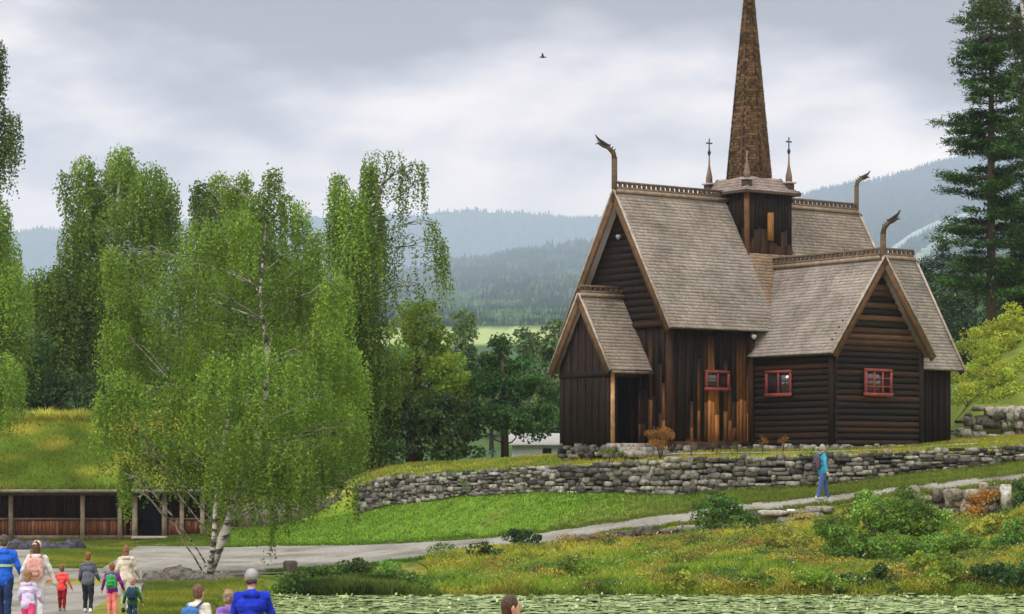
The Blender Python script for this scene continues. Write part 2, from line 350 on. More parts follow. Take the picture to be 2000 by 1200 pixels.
def weeping(b, clumps, Y0, leaf, dens, base, Lr=(.5, 1.8), depth=1., spread=2.2, shrink=1.):
    """clumps: px, py, rx, ry (photo pixels), optional dY, tint, density factor, length factor"""
    mid = []
    for c in clumps:
        px, py, rx, ry = c[:4]; dY = c[4] if len(c) > 4 and c[4] is not None else rng.uniform(-1, 1) * spread
        tn = c[5] if len(c) > 5 and c[5] is not None else rng.uniform(.6, 1.3); df = c[6] if len(c) > 6 else 1; lf = c[7] if len(c) > 7 else 1
        Y = Y0 + dY; s = Y / 5000.; cc = P(px, py, Y); r = np.array([rx * s, (rx * .6 + ry * .4) * s * depth, ry * s]) * shrink; mid.append((cc, r))
        n = max(4, int(dens * df * (r[0] * r[2] + .15)))
        st = cc + shell(n, .25, .45) * r
        Ls = rng.uniform(Lr[0], Lr[1], n) * lf
        k = np.maximum(3, (Ls / (leaf * .62)).astype(int)); idx = np.repeat(np.arange(n), k)
        t = np.concatenate([np.linspace(0, 1, kk) for kk in k])
        out = (st - cc) / (r + 1e-6); dr = rng.normal(size=(n, 2)) * .12 + out[:, :2] * .15
        p = st[idx].copy(); p[:, 2] -= t * Ls[idx]; arch = np.sqrt(t) * .5
        p[:, 0] += dr[idx, 0] * arch * Ls[idx]; p[:, 1] += dr[idx, 1] * arch * Ls[idx]
        p += rng.normal(size=p.shape) * (leaf * .5)
        ct = base * tn; hue = rng.uniform(-1, 1, n)
        C = np.array(ct)[None] * (1 + .32 * hue[:, None] * np.array([1.1, .8, .2]))[idx] * rng.uniform(.7, 1.35, (len(p), 1))
        addq(b, p, C, leaf, down=.8, aspect=.65)
    return mid
def puffs(b, clumps, Y0, leaf, dens, base, sub=.42, spread=1.5, aspect=.7, flat=0, mt=None, vary=.2):
    mid = []
    for c in clumps:
        px, py, rx, ry = c[:4]; dY = c[4] if len(c) > 4 and c[4] is not None else rng.uniform(-1, 1) * spread; tn = c[5] if len(c) > 5 and c[5] is not None else rng.uniform(.85, 1.15)
        Y = Y0 + dY; s = Y / 5000.; cc = P(px, py, Y); r = np.array([rx * s, (rx * .7 + ry * .2) * s, ry * s]); mid.append((cc, r))
        ns = max(5, int(3.2 * (r[0] * r[2]) / sub ** 2)); pc = cc + shell(ns, .35, .2) * r * .9
        nl = int(dens * sub ** 2); sr = sub * rng.uniform(.6, 1.3, ns)
        idx = np.repeat(np.arange(ns), nl); p = pc[idx] + shell(len(idx), .5, .15) * sr[idx, None] * np.array([1.15, 1.15, .75])
        tt = rng.uniform(1 - vary, 1 + vary, ns) * tn
        C = np.asarray(base)[None] * tt[idx, None] * rng.uniform(.7, 1.35, (len(idx), 1)); C[:, 0] *= 1 + rng.uniform(-.15, .15, ns)[idx]
        addq(b, p, C, leaf, aspect=aspect, flat=flat)
    return mid
def limbs(b, trunk, mids, r0=.05, r1=.012, col=(1, 1, 1), low=1.5):
    tk = np.asarray(trunk, float)
    dn = np.concatenate([np.linspace(tk[i], tk[i + 1], 8) for i in range(len(tk) - 1)])
    for cc, r in mids:
        d = np.linalg.norm((dn - cc) * (1, 1, .6), axis=1) + np.where(dn[:, 2] > cc[2] - low * .4, 6, 0)
        s = dn[np.argmin(d)]; m = (s * .45 + cc * .55) + (0, 0, .15 * np.linalg.norm(cc - s))
        pts = []
        for t in np.linspace(0, 1, 9): pts.append((1 - t) ** 2 * s + 2 * t * (1 - t) * m + t * t * (cc + (0, 0, r[2] * .5)))
        pts = np.array(pts); pts[1:-1] += rng.normal(size=(7, 3)) * .04
        rr = r0 * rng.uniform(.7, 1.2); b.tube(pts, np.linspace(rr, r1, 9), col, n=5)
        for q in range(3):
            a0 = pts[rng.integers(3, 8)]; e = cc + shell(1, .7, .3)[0] * r
            mm = (a0 + e) / 2 + (0, 0, .2); b.tube([a0, mm, e], [r1 * 1.4, r1, r1 * .5], col, n=4)
def tree(name, label, cat, trunk, rad, clumps, Y0, kind, leaf, dens, base, bark, group=None, lr=.05, **k):
    t = thing(name, trunk[0], label, cat, group); b = MB()
    mids = (weeping if kind == 'w' else puffs)(b, clumps, Y0, leaf, dens, np.array(base), **k)
    b.build('crown', M_leaf if kind == 'w' or bark in (M_bark, M_greybark) or 'oak' in name or 'tree' in name else M_needle, t)
    b = MB(); b.tube(trunk, rad, n=10); b.build('trunk', bark, t, smooth=True)
    b = MB(); limbs(b, trunk, mids, r0=lr, col=(.6, .58, .52)); b.build('branches', bark, t, smooth=True)
    return t

# ---------------------------------------------------------------- CHURCH
A0 = np.array([3.92, 98., 0]); TH = R(36.7)
ea = np.array([math.cos(TH), math.sin(TH), 0]); en = np.array([math.sin(TH), -math.cos(TH), 0]); ez = np.array([0, 0, 1.])
C0 = A0 + ea * 6.9
def fr(o, e, f): return lambda x, y, z: o + e * x + f * y + np.array([0, 0, z])
church = thing('stave_church', (9.45, 102.1, 3.9), 'dark tarred wooden stave church with shingled roofs, tall spire and dragon heads', 'church')
SH = (.92, .90, .88)
def shingle_face(b, p0, e, up, L_, H_, nrm, w_=.11, h_=.15, col=(1, 1, 1), shape=None, vary=.15, th=.022):
    """shingles on a plane: p0 lower corner, e along eave, up along slope. shape(v)->(x0,x1) limits"""
    nrow = int(H_ / h_)
    cs = []; us = []; lens = []
    for i in range(nrow + 1):
        v = i * h_; x0, x1 = (0, L_) if shape is None else shape(v)
        if x1 - x0 < .04: continue
        n = max(1, int((x1 - x0) / w_)); ww = (x1 - x0) / n
        x = x0 + (np.arange(n) + .5) * ww + (ww * .5 if i % 2 and n > 2 else 0)
        x = np.clip(x, x0 + ww * .45, x1 - ww * .45)
        for xx in x:
            cs.append((xx, v + rng.uniform(-.012, .012), ww * .485))
    cs = np.array(cs); n = len(cs)
    lift = th * (1.6 + rng.uniform(-.3, .5, n))
    def pt(x, v, o): return p0[None] + e[None] * x[:, None] + up[None] * v[:, None] + nrm[None] * o[:, None]
    x, v, hw = cs.T; hl = h_ * 1.25
    A = [pt(x - hw, v, lift), pt(x + hw, v, lift), pt(x + hw, v + hl, lift * .25), pt(x - hw, v + hl, lift * .25),
         pt(x - hw, v, lift - th), pt(x + hw, v, lift - th)]
    V = np.stack(A, 1).reshape(-1, 3); k = np.arange(n)[:, None] * 6
    F = np.concatenate([k + [[0, 1, 2, 3]], k + [[4, 5, 1, 0]]])
    pch = fbm(x * .7, v * .7, 5) - .5
    C = np.asarray(col)[None] * (1 + rng.uniform(-vary, vary, (n, 1)) + pch[:, None] * .35) * (1 + rng.uniform(-.05, .05, (n, 1)) * np.array([[1, 0, -1]]))
    b.add(V, F, np.repeat(C, 6, axis=0))
def gable_roof(F_, e, f, x0, x1, yr, half, zr, ze, name='roof', thick=.16, barge=(True, False), col=(1, 1, 1), par=None, comb=None, sag=0, yh2=None):
    par = par or church
    b = MB(); pit = math.hypot(half, zr - ze)
    for sgn in (1, -1):
        up = -f * sgn * half / pit + ez * (zr - ze) / pit; nrm = f * sgn * (zr - ze) / pit + ez * half / pit
        p0 = F_(x0, yr + sgn * half, ze); L_ = x1 - x0
        c = p0 + e * L_ / 2 + up * pit / 2 - nrm * thick / 2
        b.box(c, e, up, nrm, L_ / 2, pit / 2, thick / 2, np.array(col) * .6)
        shingle_face(b, p0 - up * .06 - e * .02, e, up, L_ + .04, pit, nrm, col=col)
    ro = b.build(name, M_shingle, par)
    # bargeboards
    for flag, xx, so_ in ((barge[0], x0, -1), (barge[1], x1, 1)):
        if not flag: continue
        b = MB()
        for sgn in (1, -1):
            up = -f * sgn * half / pit + ez * (zr - ze) / pit; nrm = f * sgn * (zr - ze) / pit + ez * half / pit
            p0 = F_(xx, yr + sgn * half, ze) - nrm * .13 - up * .12; p1 = p0 + up * (pit + .18)
            b.beam(p0 + e * so_ * .03, p1 + e * so_ * .03, .055, .23, (.115, .062, .03), up=nrm)
            b.beam(p0 + e * so_ * .035 + nrm * .20, p1 + e * so_ * .035 + nrm * .20, .10, .05, (.36, .30, .25), up=nrm)
        b.build('bargeboard', M_trim, par)
    if comb:
        c0, c1 = comb; b = MB()
        b.beam(F_(c0, yr, zr + .03), F_(c1, yr, zr + .03), .34, .14, (.27, .21, .155))
        b.beam(F_(c0, yr, zr + .16), F_(c1, yr, zr + .16), .10, .10, (.16, .11, .075))
        nn = int((c1 - c0) / .23)
        for i in range(nn + 1):
            q = c0 + (c1 - c0) * i / nn
            b.beam(F_(q, yr, zr + .20), F_(q, yr, zr + .34), .10, .10, (.11, .08, .055), up=e)
        b.beam(F_(c0, yr, zr + .37), F_(c1, yr, zr + .37), .11, .09, (.13, .095, .065))
        b.build('ridge_comb', M_trim, par)
    return ro
Fa = fr(A0, ea, en); Fc = fr(C0, en, ea)          # nave frame (x along axis, y = toward south) ; transept frame (x toward south, y = along axis)
ZR, ZE = 13.78, 8.5
gable_roof(Fa, ea, en, 0, 5.6, 0, 3.22, ZR, ZE, barge=(True, False), comb=(.05, 5.75), col=(1.0, .98, .95))
gable_roof(Fa, ea, en, 5.6, 8.2, 0, 3.15, ZR - .14, ZE - .1, barge=(False, False), col=(.95, .78, .6))
gable_roof(Fa, ea, en, 8.2, 12.9, 0, 3.2, ZR - .05, ZE, barge=(False, True), comb=(7.9, 12.85), col=(.88, .84, .8))
gable_roof(Fc, en, ea, .9, 7.55, 0, 2.6, 11.08, 7.5, barge=(False, True), comb=(1.45, 7.4), col=(.9, .88, .87))
Fx = fr(C0, ea, en)
gable_roof(Fx, ea, en, 2.95, 5.2, 4.0, 2.64, 11.5, 7.06, barge=(False, True), comb=(3.4, 5.15), col=(.86, .85, .85))
# porch roof
gable_roof(Fa, ea, en, -1.70, .45, 0, 1.78, 9.74, 6.93, barge=(True, False), comb=(-1.72, .35), col=(.98, .93, .85))

# wall builders ------------------------------------------------
TAR = np.array((.012, .0065, .004)); TARB = np.array((.045, .019, .009)); ORG = np.array((.24, .095, .026))
def board_wall(b, Fn, e, f, x0, x1, y, z0, top, w_=.19, stain=0, base=TAR, side=1):
    """vertical boards along local x at y; top(x)->z ; f outward normal"""
    x = x0; i = 0
    while x < x1 - .02:
        ww = min(w_ * rng.uniform(.8, 1.25), x1 - x); xm = x + ww / 2; zt = top(xm)
        if zt > z0 + .05:
            c = base * rng.uniform(.6, 1.5)
            o = .02 if i % 2 else .045
            sp_ = stain(xm) if callable(stain) else stain
            if sp_ and rng.random() < sp_:
                zc = z0 + (zt - z0) * rng.uniform(.35, .95)
                zc = zc if sp_ < .95 else z0 + (zt - z0) * rng.uniform(.6, .98); k = rng.random() ** (2.4 - 1.5 * sp_) if sp_ < .95 else rng.uniform(.9, 1.9); cl = TARB * (1 - k) + ORG * k
                cl = cl * rng.uniform(.6, 1.2); zq = z0 + (zc - z0) * .4; cl = np.maximum(cl, c)
                b.box(Fn(xm, y + side * o, (z0 + zq) / 2), e, f, ez, ww / 2 - .006, .025, (zq - z0) / 2, np.array([cl * .75] * 4 + [cl] * 4))
                b.box(Fn(xm, y + side * o, (zq + zc) / 2), e, f, ez, ww / 2 - .006, .025, (zc - zq) / 2, np.array([cl] * 4 + [c] * 4))
                b.box(Fn(xm, y + side * o, (zc + zt) / 2), e, f, ez, ww / 2 - .006, .025, (zt - zc) / 2, c)
            else: b.box(Fn(xm, y + side * o, (z0 + zt) / 2), e, f, ez, ww / 2 - .006, .025, (zt - z0) / 2, c)
        x += ww; i += 1
def log_wall(b, Fn, e, f, x0, x1, y, z0, z1, apex=None, d=.235, ext=.18, side=1):
    """horizontal round logs; apex=(xm, zapex, zstart, half) for a gable"""
    z = z0; i = 0
    th = np.linspace(-np.pi / 2, np.pi / 2, 7)
    while z < z1 - .03:
        dd = d * rng.uniform(.9, 1.1); zm = z + dd / 2; a, c = x0 - ext, x1 + ext
        if apex and zm > apex[2]:
            hw = apex[3] * (apex[1] - zm) / (apex[1] - apex[2]); a, c = apex[0] - hw, apex[0] + hw
            if hw < .12: break
        col = TAR * rng.uniform(.6, 1.4)
        if rng.random() < .22: col = TARB * rng.uniform(.4, .9)
        if apex and zm > apex[2] - .3 and rng.random() < .6: col = np.array((.085, .042, .022)) * rng.uniform(.5, 1.3)
        nseg = 8; Vs = []
        for q in np.linspace(a, c, nseg + 1):
            wob = rng.uniform(-.008, .008)
            for t in th: Vs.append(Fn(q, y + side * (np.cos(t) * dd * .42 + wob), zm + np.sin(t) * dd * .5))
        nt_ = len(th); ii, jj = np.meshgrid(np.arange(nseg), np.arange(nt_ - 1), indexing='ij')
        Fq = np.stack([ii * nt_ + jj, ii * nt_ + jj + 1, (ii + 1) * nt_ + jj + 1, (ii + 1) * nt_ + jj], -1).reshape(-1, 4)
        base_ = b.n; b.add(Vs, Fq, col)
        b.F.setdefault(7, []).append(np.array([list(range(base_, base_ + 7)), list(range(base_ + nseg * 7 + 6, base_ + nseg * 7 - 1, -1))]))
        z += dd; i += 1
def solid(b, Fn, x0, x1, y0, y1, z0, z1, zr=None, ax='x', col=TAR * .5):
    """core box with optional gable (ridge along ax)"""
    if zr is None or ax == 'x':
        ym = (y0 + y1) / 2
        pts = [Fn(x0, y0, z0), Fn(x0, y1, z0), Fn(x0, y1, z1), Fn(x0, ym, zr or z1), Fn(x0, y0, z1), Fn(x1, y0, z0), Fn(x1, y1, z0), Fn(x1, y1, z1), Fn(x1, ym, zr or z1), Fn(x1, y0, z1)]
    b.addm(pts, [(0, 1, 2, 3, 4), (9, 8, 7, 6, 5), (0, 5, 6, 1), (1, 6, 7, 2), (2, 7, 8, 3), (3, 8, 9, 4), (4, 9, 5, 0)], col)
ZB = 4.05
# nave body
b = MB()
solid(b, Fa, .42, 4.7, -2.75, 2.75, ZB, 8.75, 12.95)
gt = lambda t: 13.25 - 1.64 * abs(t)
Fg = lambda x, y, z: Fa(y, x, z)      # gable wall: x along t, y along axis
board_wall(b, Fg, en, ea, -2.75, 2.75, .42, ZB, lambda t: min(gt(t), 8.75), stain=.5, side=-1)
# upper gable of horizontal boards
z = 8.55; i = 0
while z < 13.2:
    hw = (13.50 - z) / 1.64
    b.box(Fa(.385 - .004 * (i % 2), 0, z + .13), en, ea, ez, hw, .03, .1315, TAR * rng.uniform(.8, 1.2)); z += .262; i += 1
board_wall(b, Fa, ea, en, .42, 4.72, 2.75, ZB, lambda s: 8.75, stain=lambda s: .98 if 3.7 < s < 4.4 or 2.3 < s < 2.9 else (.85 if s > 1.8 or s < .9 else .5))
b.build('nave_wall', M_tar, church)
# corner posts + plinth beam
b = MB()
for (s_, t_) in ((.40, 2.79), (4.45, 2.82)): b.tube([Fa(s_, t_, ZB - .1), Fa(s_, t_, 8.6)], [.15, .13], TARB * .8, n=10)
b.beam(Fa(.3, 2.84, ZB + .02), Fa(4.6, 2.84, ZB + .02), .1, .26, TARB)
b.beam(Fa(.32, -2.8, 8.62), Fa(.32, 2.8, 8.62), .08, .2, TARB * .7)
b.build('corner_post', M_tar, church)
# porch
b = MB()
pt_ = lambda t: 9.60 - 1.57 * abs(t)
for (q0, q1) in ((-1.5, 1.5),):
    board_wall(b, Fg, en, ea, q0, q1, -1.42, ZB, lambda t: min(pt_(t), 9.4), w_=.2, stain=.12, base=TAR * 1.35, side=-1)
board_wall(b, Fa, ea, en, -1.40, -1.1, 1.5, ZB, lambda s: 6.95, stain=0)
board_wall(b, Fa, ea, en, -.08, .40, 1.5, ZB, lambda s: 6.95, stain=.5)
b.box(Fa(-.5, 1.5, 6.8), ea, en, ez, .95, .05, .16, TARB)
b.box(Fa(-.5, -1.5, 5.5), ea, en, ez, .92, .05, 1.45, TAR)
b.box(Fa(-1.45, 0, 6.72), en, ea, ez, 1.55, .05, .1, TAR * .7)
b.box(Fa(-.5, 0, ZB + .03), ea, en, ez, .9, 1.45, .04, TARB)
b.build('porch_wall', M_tar, church)
b = MB(); b.tube([Fa(-1.36, 1.58, ZB - .1), Fa(-1.36, 1.58, 6.8)], [.085, .08], (.42, .24, .11), n=10); b.build('porch_post', M_trim, church)
b = MB(); b.beam(Fa(-1.6, 1.85, 6.80), Fa(.45, 1.85, 6.80), .1, .1, (.2, .15, .12)); b.build('porch_eave_beam', M_trim, church)
# inner dark door
dr = MB(); dr.box(Fa(.36, .0, 5.1), en, ea, ez, .55, .03, 1.0, TAR * .8); dr.build('door', M_tar, church)
# transept body (log)
b = MB()
solid(b, Fc, .8, 7.1, -2.22, 2.22, ZB, 7.7, 10.75)
b.build('transept_core', M_tar, church)
b = MB()
Fw = lambda x, y, z: Fc(x, y, z)
log_wall(b, Fw, en, ea, 2.5, 7.15, -2.22, ZB, 7.75, side=-1)
Fs = lambda x, y, z: Fc(y, x, z)
log_wall(b, Fs, ea, en, -2.22, 2.22, 7.12, ZB, 10.75, apex=(0, 10.98, 7.75, 2.42), side=1)
b.build('transept_log_wall', M_log, church)
b = MB()
for y_ in (-2.3, 2.3):
    b = MB(); b.box(Fc(7.18, y_, 5.9), en, ea, ez, .09, .1 if y_ > 0 else .15, 1.85, TAR * 1.1)
    if y_ < 0: b.build('transept_corner_post', M_tar, church)
b.build('transept_corner_post', M_tar, church)
# sacristy annex
b = MB()
solid(b, fr(C0, ea, en), 2.2, 4.85, 1.8, 6.25, ZB, 7.3)
solid(b, fr(C0, ea, en), 3.1, 4.85, 1.8, 6.25, 7.3, 7.5, 11.1)
board_wall(b, Fx, ea, en, 2.3, 4.9, 6.25, ZB, lambda s: 7.35, base=TAR * .9, stain=.05)
b.build('sacristy_wall', M_tar, church)
# chancel body
b = MB(); solid(b, Fa, 9., 12.5, -2.7, 2.7, ZB, 8.75, 13.2); b.build('chancel_wall', M_tar, church)
# foundation stones
def stones(b, line, rows, sw=.35, depth=.18, cols=None, big=1.):
    """line: function u-> (x,y, z0, z1), u in metres from 0..len. Irregular stones stacked."""
    fn, Ltot, outn = line
    ico = np.array([[-1, -1, -1], [1, -1, -1], [1, 1, -1], [-1, 1, -1], [-1, -1, 1], [1, -1, 1], [1, 1, 1], [-1, 1, 1]], float)
    for r in range(rows):
        u = -rng.uniform(0, .3)
        while u < Ltot:
            wd = sw * rng.uniform(.45, 1.7); um = min(max(u + wd / 2, 0), Ltot); x, y, z0, z1 = fn(um); hh = (z1 - z0) / rows
            o = outn(um); tdir = np.array([-o[1], o[0], 0])
            zc = z0 + hh * (r + .5) + rng.uniform(-.3, .3) * hh; hz = hh * .5 * rng.uniform(.6, 1.6)
            c = np.array([x, y, zc]) + o * rng.uniform(-.03, .10)
            # sphere-ish block: superellipsoid grid
            nu, nv = 7, 5; Vv = []
            tt = np.linspace(0, 2 * np.pi, nu, endpoint=False) + rng.uniform(0, 1)
            ex = rng.uniform(.28, .6)
            def sp_(v): return np.sign(v) * abs(v) ** ex
            for ph in np.linspace(-1.25, 1.25, nv):
                for t_ in tt:
                    d = np.array([sp_(math.cos(ph)) * sp_(math.cos(t_)), sp_(math.cos(ph)) * sp_(math.sin(t_)), sp_(math.sin(ph))]) * rng.uniform(.86, 1.1)
                    Vv.append(c + tdir * d[0] * wd * .52 + o * d[1] * depth + ez * d[2] * hz)
            ii, jj = np.meshgrid(np.arange(nv - 1), np.arange(nu), indexing='ij')
            Fq = np.stack([ii * nu + jj, ii * nu + (jj + 1) % nu, (ii + 1) * nu + (jj + 1) % nu, (ii + 1) * nu + jj], -1).reshape(-1, 4)
            g = rng.choice([.06, .12, .20, .30, .42], p=[.12, .22, .30, .24, .12]); col = np.array([g * 1.08, g, g * .87])
            if rng.random() < .12: col = np.array([g * .95, g, g * .72])
            if cols is not None: col = col * cols
            bs = b.n; b.add(Vv, Fq, col)
            b.F.setdefault(nu, []).append(np.array([list(range(bs + nu - 1, bs - 1, -1)), list(range(bs + (nv - 1) * nu, bs + nv * nu))]))
            u += wd * .95
def seg_line(p, q, z0, z1):
    p = np.array(p, float); q = np.array(q, float); l = np.linalg.norm((q - p)[:2]); d = (q - p) / l; o = np.array([d[1], -d[0], 0])
    if o[1] > 0: o = -o
    return (lambda u: (*(p + d * u)[:2], z0, z1)), l, (lambda u: o)
for (s0, t0, s1, t1) in ((.4, 2.78, 4.7, 2.78), (-1.42, -1.4, -1.42, 1.5), (-1.42, 1.5, .4, 1.5), (.4, 1.5, .4, 2.78)):
    b = MB(); stones(b, seg_line(Fa(s0, t0, 0), Fa(s1, t1, 0), 3.6, ZB), 2, sw=.3, cols=.6); b.build('foundation', M_stone, church)
b = MB()
stones(b, seg_line(Fc(2.6, -2.25, 0), Fc(7.15, -2.25, 0), 3.6, ZB), 2, sw=.3, cols=.9)
stones(b, seg_line(Fc(7.15, -2.3, 0), Fc(7.15, 2.3, 0), 3.6, ZB), 2, sw=.3, cols=1.1)
stones(b, seg_line(Fx(2.3, 6.3, 0), Fx(4.9, 6.3, 0), 3.6, ZB), 2, sw=.3, cols=.8)
b.build('foundation', M_stone, church)
# steps
b = MB()
for i, (y0, z1_) in enumerate(((1.6, 4.12), (2.0, 3.98), (2.45, 3.84))):
    b.box(Fa(-.55, y0 + .2, z1_ - .12), ea, en, ez, .75 + .1 * i, .27, .13, jit((.33, .30, .26), .1))
b.build('steps', M_stone, church)
# windows
def window(Fn, e, f, xm, y, zm, hw, hh, nx, ny, side=1, label=None, sillh=.1):
    b = MB(); o = side
    for dx in (-hw, hw): b.box(Fn(xm + dx, y + o * .035, zm), e, f, ez, .055, .04, hh + .05, (1, 1, 1))
    b.box(Fn(xm, y + o * .037, zm + hh), e, f, ez, hw + .06, .045, .055); b.box(Fn(xm, y + o * .045, zm - hh), e, f, ez, hw + .08, .055, .065)
    for i in range(1, nx): b.box(Fn(xm - hw + 2 * hw * i / nx, y + o * .040, zm), e, f, ez, .035, .028, hh - .02)
    for j in range(1, ny): b.box(Fn(xm, y + o * .038, zm - hh + 2 * hh * j / ny), e, f, ez, hw - .02, .022, .022)
    w_ = b.build('window', M_red, church)
    g = MB(); g.box(Fn(xm, y + o * .02, zm), e, f, ez, hw, .012, hh); g.build('pane', M_glass, w_)
    return w_
window(Fa, ea, en, 2.72, 2.83, 6.53, .55, .33, 2, 1)
window(Fc, en, ea, 4.33, -2.36, 6.42, .66, .44, 2, 1, side=-1)
window(lambda x, y, z: Fc(y, x, z), ea, en, -.05, 7.26, 6.42, .66, .46, 3, 3)
# spotlight lamps under the eaves
b = MB(); b.tube([Fa(4.35, 3.0, 8.3), Fa(4.35, 3.16, 8.22)], [.07, .10], (1, 1, 1), n=10); b.build('floodlight', M_white, church)
b = MB(); b.tube([Fa(.33, -.05, 12.1), Fa(.20, -.05, 12.05)], [.07, .11], (.35, .36, .4), n=10); b.build('gable_ornament', M_white, church)
# tower --------------------------------------------------------
tw = 1.19; Ft = fr(C0, ea, en)
b = MB(); b.box(Ft(0, 0, 12.85), ea, en, ez, tw - .04, tw - .04, 1.45, TAR * .6)
for (Fn, e_, f_) in ((lambda x, y, z: Ft(x, y, z), ea, en), (lambda x, y, z: Ft(-y, x, z), en, -ea)):
    x = -tw
    while x < tw - .02:
        ww = min(.2 * rng.uniform(.8, 1.2), tw - x)
        k = rng.random(); zs = sorted([11.3, 11.3 + rng.uniform(.6, 1.5), 14.3])
        for q0, q1, lo in ((zs[0], zs[1], True), (zs[1], zs[2], False)):
            c_up = TAR * rng.uniform(.8, 1.8)
            cc = (TARB * (1 - k ** 2) + ORG * .7 * k ** 2) * rng.uniform(.6, 1.2) if lo else TAR * rng.uniform(.8, 1.8)
            b.box(Fn(x + ww / 2, tw, (q0 + q1) / 2), e_, f_, ez, ww / 2 - .006, .03, (q1 - q0) / 2, np.array([cc] * 4 + [c_up if lo else cc] * 4))
        x += ww
b.box(Ft(-tw - .01, tw + .01, 12.9), ea, en, ez, .075, .075, 1.4, (.16, .075, .03))
b.box(Ft(.02, tw + .05, 12.75), ea, en, ez, .14, .04, .55, (.30, .14, .04))
b.build('tower', M_tar, church)
b = MB()
# skirt roof: concave pyramid
prof = [(1.48, 14.10), (1.15, 14.34), (.88, 14.68)]
for k in range(4):
    th0 = TH + math.pi / 2 * k; e_ = np.array([math.cos(th0), math.sin(th0), 0]); f_ = np.array([math.sin(th0), -math.cos(th0), 0])
    for (r0, z0), (r1, z1) in zip(prof[:-1], prof[1:]):
        p0 = C0 + f_ * r0 - e_ * r0 + ez * z0; up = -f_ * (r0 - r1) + ez * (z1 - z0); H_ = np.linalg.norm(up); up /= H_; nr_ = f_ * (z1 - z0) + ez * (r0 - r1); nr_ /= np.linalg.norm(nr_)
        shingle_face(b, p0, e_, up, 2 * r0, H_, nr_, col=(.85, .78, .78), shape=lambda v, r0=r0, r1=r1, H_=H_: ((r0 - r1) * v / H_, 2 * r0 - (r0 - r1) * v / H_))
        b.addm([C0 - e_ * r0 + f_ * r0 + ez * z0, C0 + e_ * r0 + f_ * r0 + ez * z0, C0 + e_ * r1 + f_ * r1 + ez * z1, C0 - e_ * r1 + f_ * r1 + ez * z1], [(0, 1, 2, 3)], (.4, .35, .33))
    b.box(C0 + f_ * 1.42 + ez * 14.06, e_, f_, ez, 1.47 - .002 * k, .05, .04, (.35, .29, .26))
b.box(C0 + ez * 14.08, ea, en, ez, 1.36, 1.36, .02, (.1, .08, .07))
b.build('skirt_roof', M_shingle, church)
b = MB()
zs0, zs1, rb_ = 14.58, 23.9, .87
for k in range(8):
    th0 = TH + math.pi / 4 * k + R(8); f_ = np.array([math.sin(th0), -math.cos(th0), 0]); e_ = np.array([math.cos(th0), math.sin(th0), 0])
    hw0 = rb_ * math.tan(math.pi / 8); p0 = C0 + f_ * rb_ - e_ * hw0 + ez * zs0; up = -f_ * rb_ + ez * (zs1 - zs0); H_ = np.linalg.norm(up); up /= H_; nr_ = f_ * (zs1 - zs0) + ez * rb_; nr_ /= np.linalg.norm(nr_)
    shingle_face(b, p0, e_, up, 2 * hw0, H_, nr_, w_=.10, h_=.12, col=(.38, .26, .165), shape=lambda v: (hw0 * v / H_, 2 * hw0 - hw0 * v / H_), vary=.55, th=.03)
    b.addm([p0, p0 + e_ * 2 * hw0, C0 + ez * zs1], [(0, 1, 2)], (.09, .05, .03))
b.build('spire', M_shingle, church)
for (i, j) in ((-1, 1), (1, 1), (1, -1), (-1, -1)):
    pc = Ft(i * 1.12, j * 1.12, 0); b = MB()
    b.box(pc + ez * 14.38, ea, en, ez, .15, .15, .20, (.07, .05, .045)); b.box(pc + ez * 14.56, ea, en, ez, .21, .21, .03, (.38, .34, .31))
    b.tube([pc + ez * 14.58, pc + ez * 14.85, pc + ez * 15.05, pc + ez * 15.3, pc + ez * 15.75], [.14, .13, .085, .04, .028], (.20, .145, .11), n=8)
    pn = b.build('pinnacle', M_trim, church)
    b = MB(); b.tube([pc + ez * 15.7, pc + ez * 15.82, pc + ez * 15.94], [.03, .075, .03], n=8); b.beam(pc + ez * 15.9, pc + ez * 16.38, .045, .045)
    b.beam(pc + ez * 16.2 - ea * .15, pc + ez * 16.2 + ea * .15, .045, .05); b.build('cross', M_iron, pn)
# dragon finials
def dragon(base, d, h, s=1.):
    """post with an arched dragon neck reaching along d"""
    b = MB(); cN = (.11, .078, .045); cD = (.055, .048, .04); base = np.array(base, float); side = np.cross(d, ez)
    b.beam(base - ez * .5, base + ez * h, .16 * s, .17 * s, cN, up=d)
    pts = [base + ez * (h - .05), base + ez * (h + .16 * s) + d * .05 * s, base + ez * (h + .30 * s) + d * .20 * s, base + ez * (h + .42 * s) + d * .42 * s]
    b.tube(pts, [.105 * s, .105 * s, .10 * s, .08 * s], cN, n=8)
    hd = pts[-1]
    b.tube([hd - d * .1 * s, hd + d * .18 * s + ez * .13 * s, hd + d * .42 * s + ez * .26 * s, hd + d * .56 * s + ez * .42 * s], np.array([.09, .075, .05, .02]) * s, cD, n=6)      # upper jaw
    b.tube([hd - d * .1 * s - ez * .05 * s, hd + d * .18 * s - ez * .02 * s, hd + d * .42 * s + ez * .08 * s, hd + d * .55 * s + ez * .04 * s], np.array([.08, .05, .035, .015]) * s, cD, n=6)  # lower jaw
    b.tube([hd + d * .12 * s, hd + d * .33 * s + ez * .10 * s, hd + d * .5 * s + ez * .18 * s], np.array([.03, .022, .01]) * s, cN, n=5)   # tongue
    for q in range(3):                                                                       # crest
        a0 = pts[1] * (1 - q / 3) + pts[3] * (q / 3) + ez * .08 * s; b.tube([a0 - d * .02, a0 + ez * .12 * s - d * .12 * s], [.045 * s, .008], cD, n=5)
    return b.build('dragon_head', M_trim, church)
dragon(Fa(.0, 0, ZR + .1), -ea, 1.22, .95)
dragon(Fa(12.85, 0, ZR + .0), ea, 1.1, .8)
dragon(Fc(7.5, 0, 11.1), en, .95, .92)

